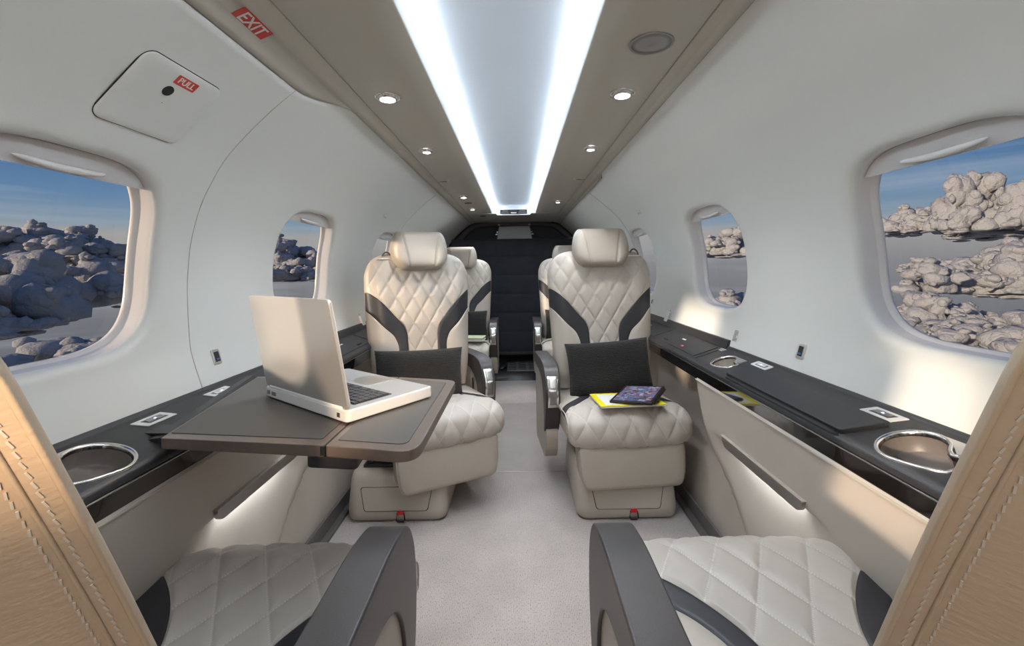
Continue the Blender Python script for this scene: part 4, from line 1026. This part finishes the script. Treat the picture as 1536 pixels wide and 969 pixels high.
# ================================================================= CLOUDS
def cloud_mat(nm, col):
    m = mat(nm, col, 1.0, spec=0); t = m.node_tree; b = t.nodes['Principled BSDF']; tcn = N(t, 'ShaderNodeTexCoord')
    n = N(t, 'ShaderNodeTexNoise'); n.inputs['Scale'].default_value = .06; n.inputs['Detail'].default_value = 8; n.inputs['Roughness'].default_value = .62
    bp2 = N(t, 'ShaderNodeBump'); bp2.inputs['Strength'].default_value = 1; bp2.inputs['Distance'].default_value = 14
    L(t, tcn.outputs['Object'], n.inputs[0]); L(t, n.outputs['Fac'], bp2.inputs['Height']); L(t, bp2.outputs[0], b.inputs['Normal'])
    tr = N(t, 'ShaderNodeBsdfTranslucent'); tr.inputs['Color'].default_value = (*col, 1); ms = N(t, 'ShaderNodeMixShader'); ms.inputs[0].default_value = .30
    L(t, b.outputs[0], ms.inputs[1]); L(t, tr.outputs[0], ms.inputs[2]); L(t, ms.outputs[0], t.nodes['Material Output'].inputs[0]); return m
M['cloud'] = cloud_mat('cloud_white', (.60, .605, .63))
rnd = random.Random(7)
def ico(n):
    bm = bmesh.new(); bmesh.ops.create_icosphere(bm, subdivisions=n, radius=1.0); v = np.array([tuple(x.co) for x in bm.verts]); f = np.array([[x.index for x in q.verts] for q in bm.faces]); bm.free(); return v, f
ICO = {k: ico(k) for k in (1, 2, 3)}
def cluster(seed):
    """a cumulus heap grown from puffs on puffs on puffs"""
    r_ = random.Random(seed); puffs = [(np.zeros(3), 1.0, 3)]
    def grow(parents, num, k0, k1, lv, up):
        out = []
        for _ in range(num):
            c, R0, _l = parents[r_.randrange(len(parents))]; d = np.array([r_.gauss(0, 1), r_.gauss(0, 1), r_.gauss(up, .8)]); d /= np.linalg.norm(d); r1 = R0 * r_.uniform(k0, k1); out.append((c + d * R0 * .92, r1, lv))
        return out
    base = [(np.array([r_.uniform(-1.5, 1.5), r_.uniform(-1.5, 1.5), r_.uniform(-.25, .1)]), r_.uniform(.45, .85), 3) for _ in range(5)] + puffs
    a = grow(base, 85, .26, .44, 2, .45); b2 = grow(a, 190, .38, .62, 2, .35); c2 = grow(b2 + a, 330, .30, .55, 1, .3); base = [(c, r0 * .48, l0) for c, r0, l0 in base]
    Vs = []; Fs = []; off = 0
    for c, R0, lv in base + a + b2 + c2:
        v, f = ICO[lv]; q = v * R0 * np.array([1, 1, .85]) + c
        dn = np.array([noise.fractal(Vector(p) * 2.6, .9, 2.2, 4) for p in q]); q = q + v * (dn * R0 * .0 + dn * .14)[:, None]; q[:, 2] = np.where(q[:, 2] < -.15, -.15 + (q[:, 2] + .15) * .25, q[:, 2]); Vs.append(q); Fs.append(f + off); off += len(v)
    return np.concatenate(Vs), np.concatenate(Fs)
heaps = [cluster(11 + i) for i in range(4)]
def bank(name, s, items, label):
    Vs = []; Fs = []; off = 0
    for i, (az, dist, elev, size, sq) in enumerate(items):
        bv, bf = heaps[(i + 1) % 4]; a = R(az); cx, cy = s * math.sin(a) * dist, math.cos(a) * dist; cz = dist * math.tan(R(elev)) - size * 1.0 * sq
        r0 = rnd.uniform(0, 2 * PI); c_, s_ = math.cos(r0), math.sin(r0); rot = np.array([[c_, -s_, 0], [s_, c_, 0], [0, 0, 1]])
        Vs.append((bv @ rot.T) * size * np.array([1, 1, sq]) + np.array([cx, cy, cz])); Fs.append(bf + off); off += len(bv)
    V = np.concatenate(Vs); F = np.concatenate(Fs)
    me = bpy.data.meshes.new(name); me.vertices.add(len(V)); me.vertices.foreach_set('co', V.ravel()); me.loops.add(len(F) * 3); me.loops.foreach_set('vertex_index', F.ravel().astype(np.int32))
    me.polygons.add(len(F)); me.polygons.foreach_set('loop_start', np.arange(0, len(F) * 3, 3, dtype=np.int32)); me.polygons.foreach_set('loop_total', np.full(len(F), 3, dtype=np.int32)); me.update()
    o = obj(name, me, None, M['cloud'], None); o['kind'] = 'stuff'; o['label'] = label; o['category'] = 'clouds'; return o
# azimuth from the cabin axis, distance, elevation of the top, size, height factor
L1 = [(49, 1500, 1.5, 130, .9), (44, 1700, .6, 110, .8), (47, 1050, -6.3, 95, .6), (42.5, 1150, -6.9, 80, .6), (52, 1000, -7.2, 90, .6), (47, 2700, 3.9, 130, .7), (43.5, 3000, 4.2, 110, .7), (51, 2900, 4.1, 150, .7), (40, 2500, 2.6, 120, .7),
      (28, 2200, 3.4, 110, .8), (25, 1800, 1.2, 80, .7), (27, 1500, -4.0, 90, .6)]
L2 = [(46.2, 1900, 7.4, 88, 1.5), (44.0, 2300, 5.0, 90, .8), (47.8, 2500, 4.4, 130, .7), (41.5, 2600, 4.9, 75, 1.1), (43, 1250, -3.2, 62, .9), (44.5, 1150, -5.6, 75, .6), (42.3, 1800, .2, 50, .6), (47.5, 1500, .4, 85, .8), (49.5, 1100, -4.4, 90, .7), (51, 1700, 1.6, 120, .8),
      (27, 2400, 3.8, 120, .8), (26, 1500, -3.6, 80, .8)]
bank('cloud_bank', -1, L1, 'heaped cumulus clouds beyond the windows on the laptop side')
bank('cloud_bank', 1, L2, 'heaped cumulus clouds beyond the windows above the long console lid')
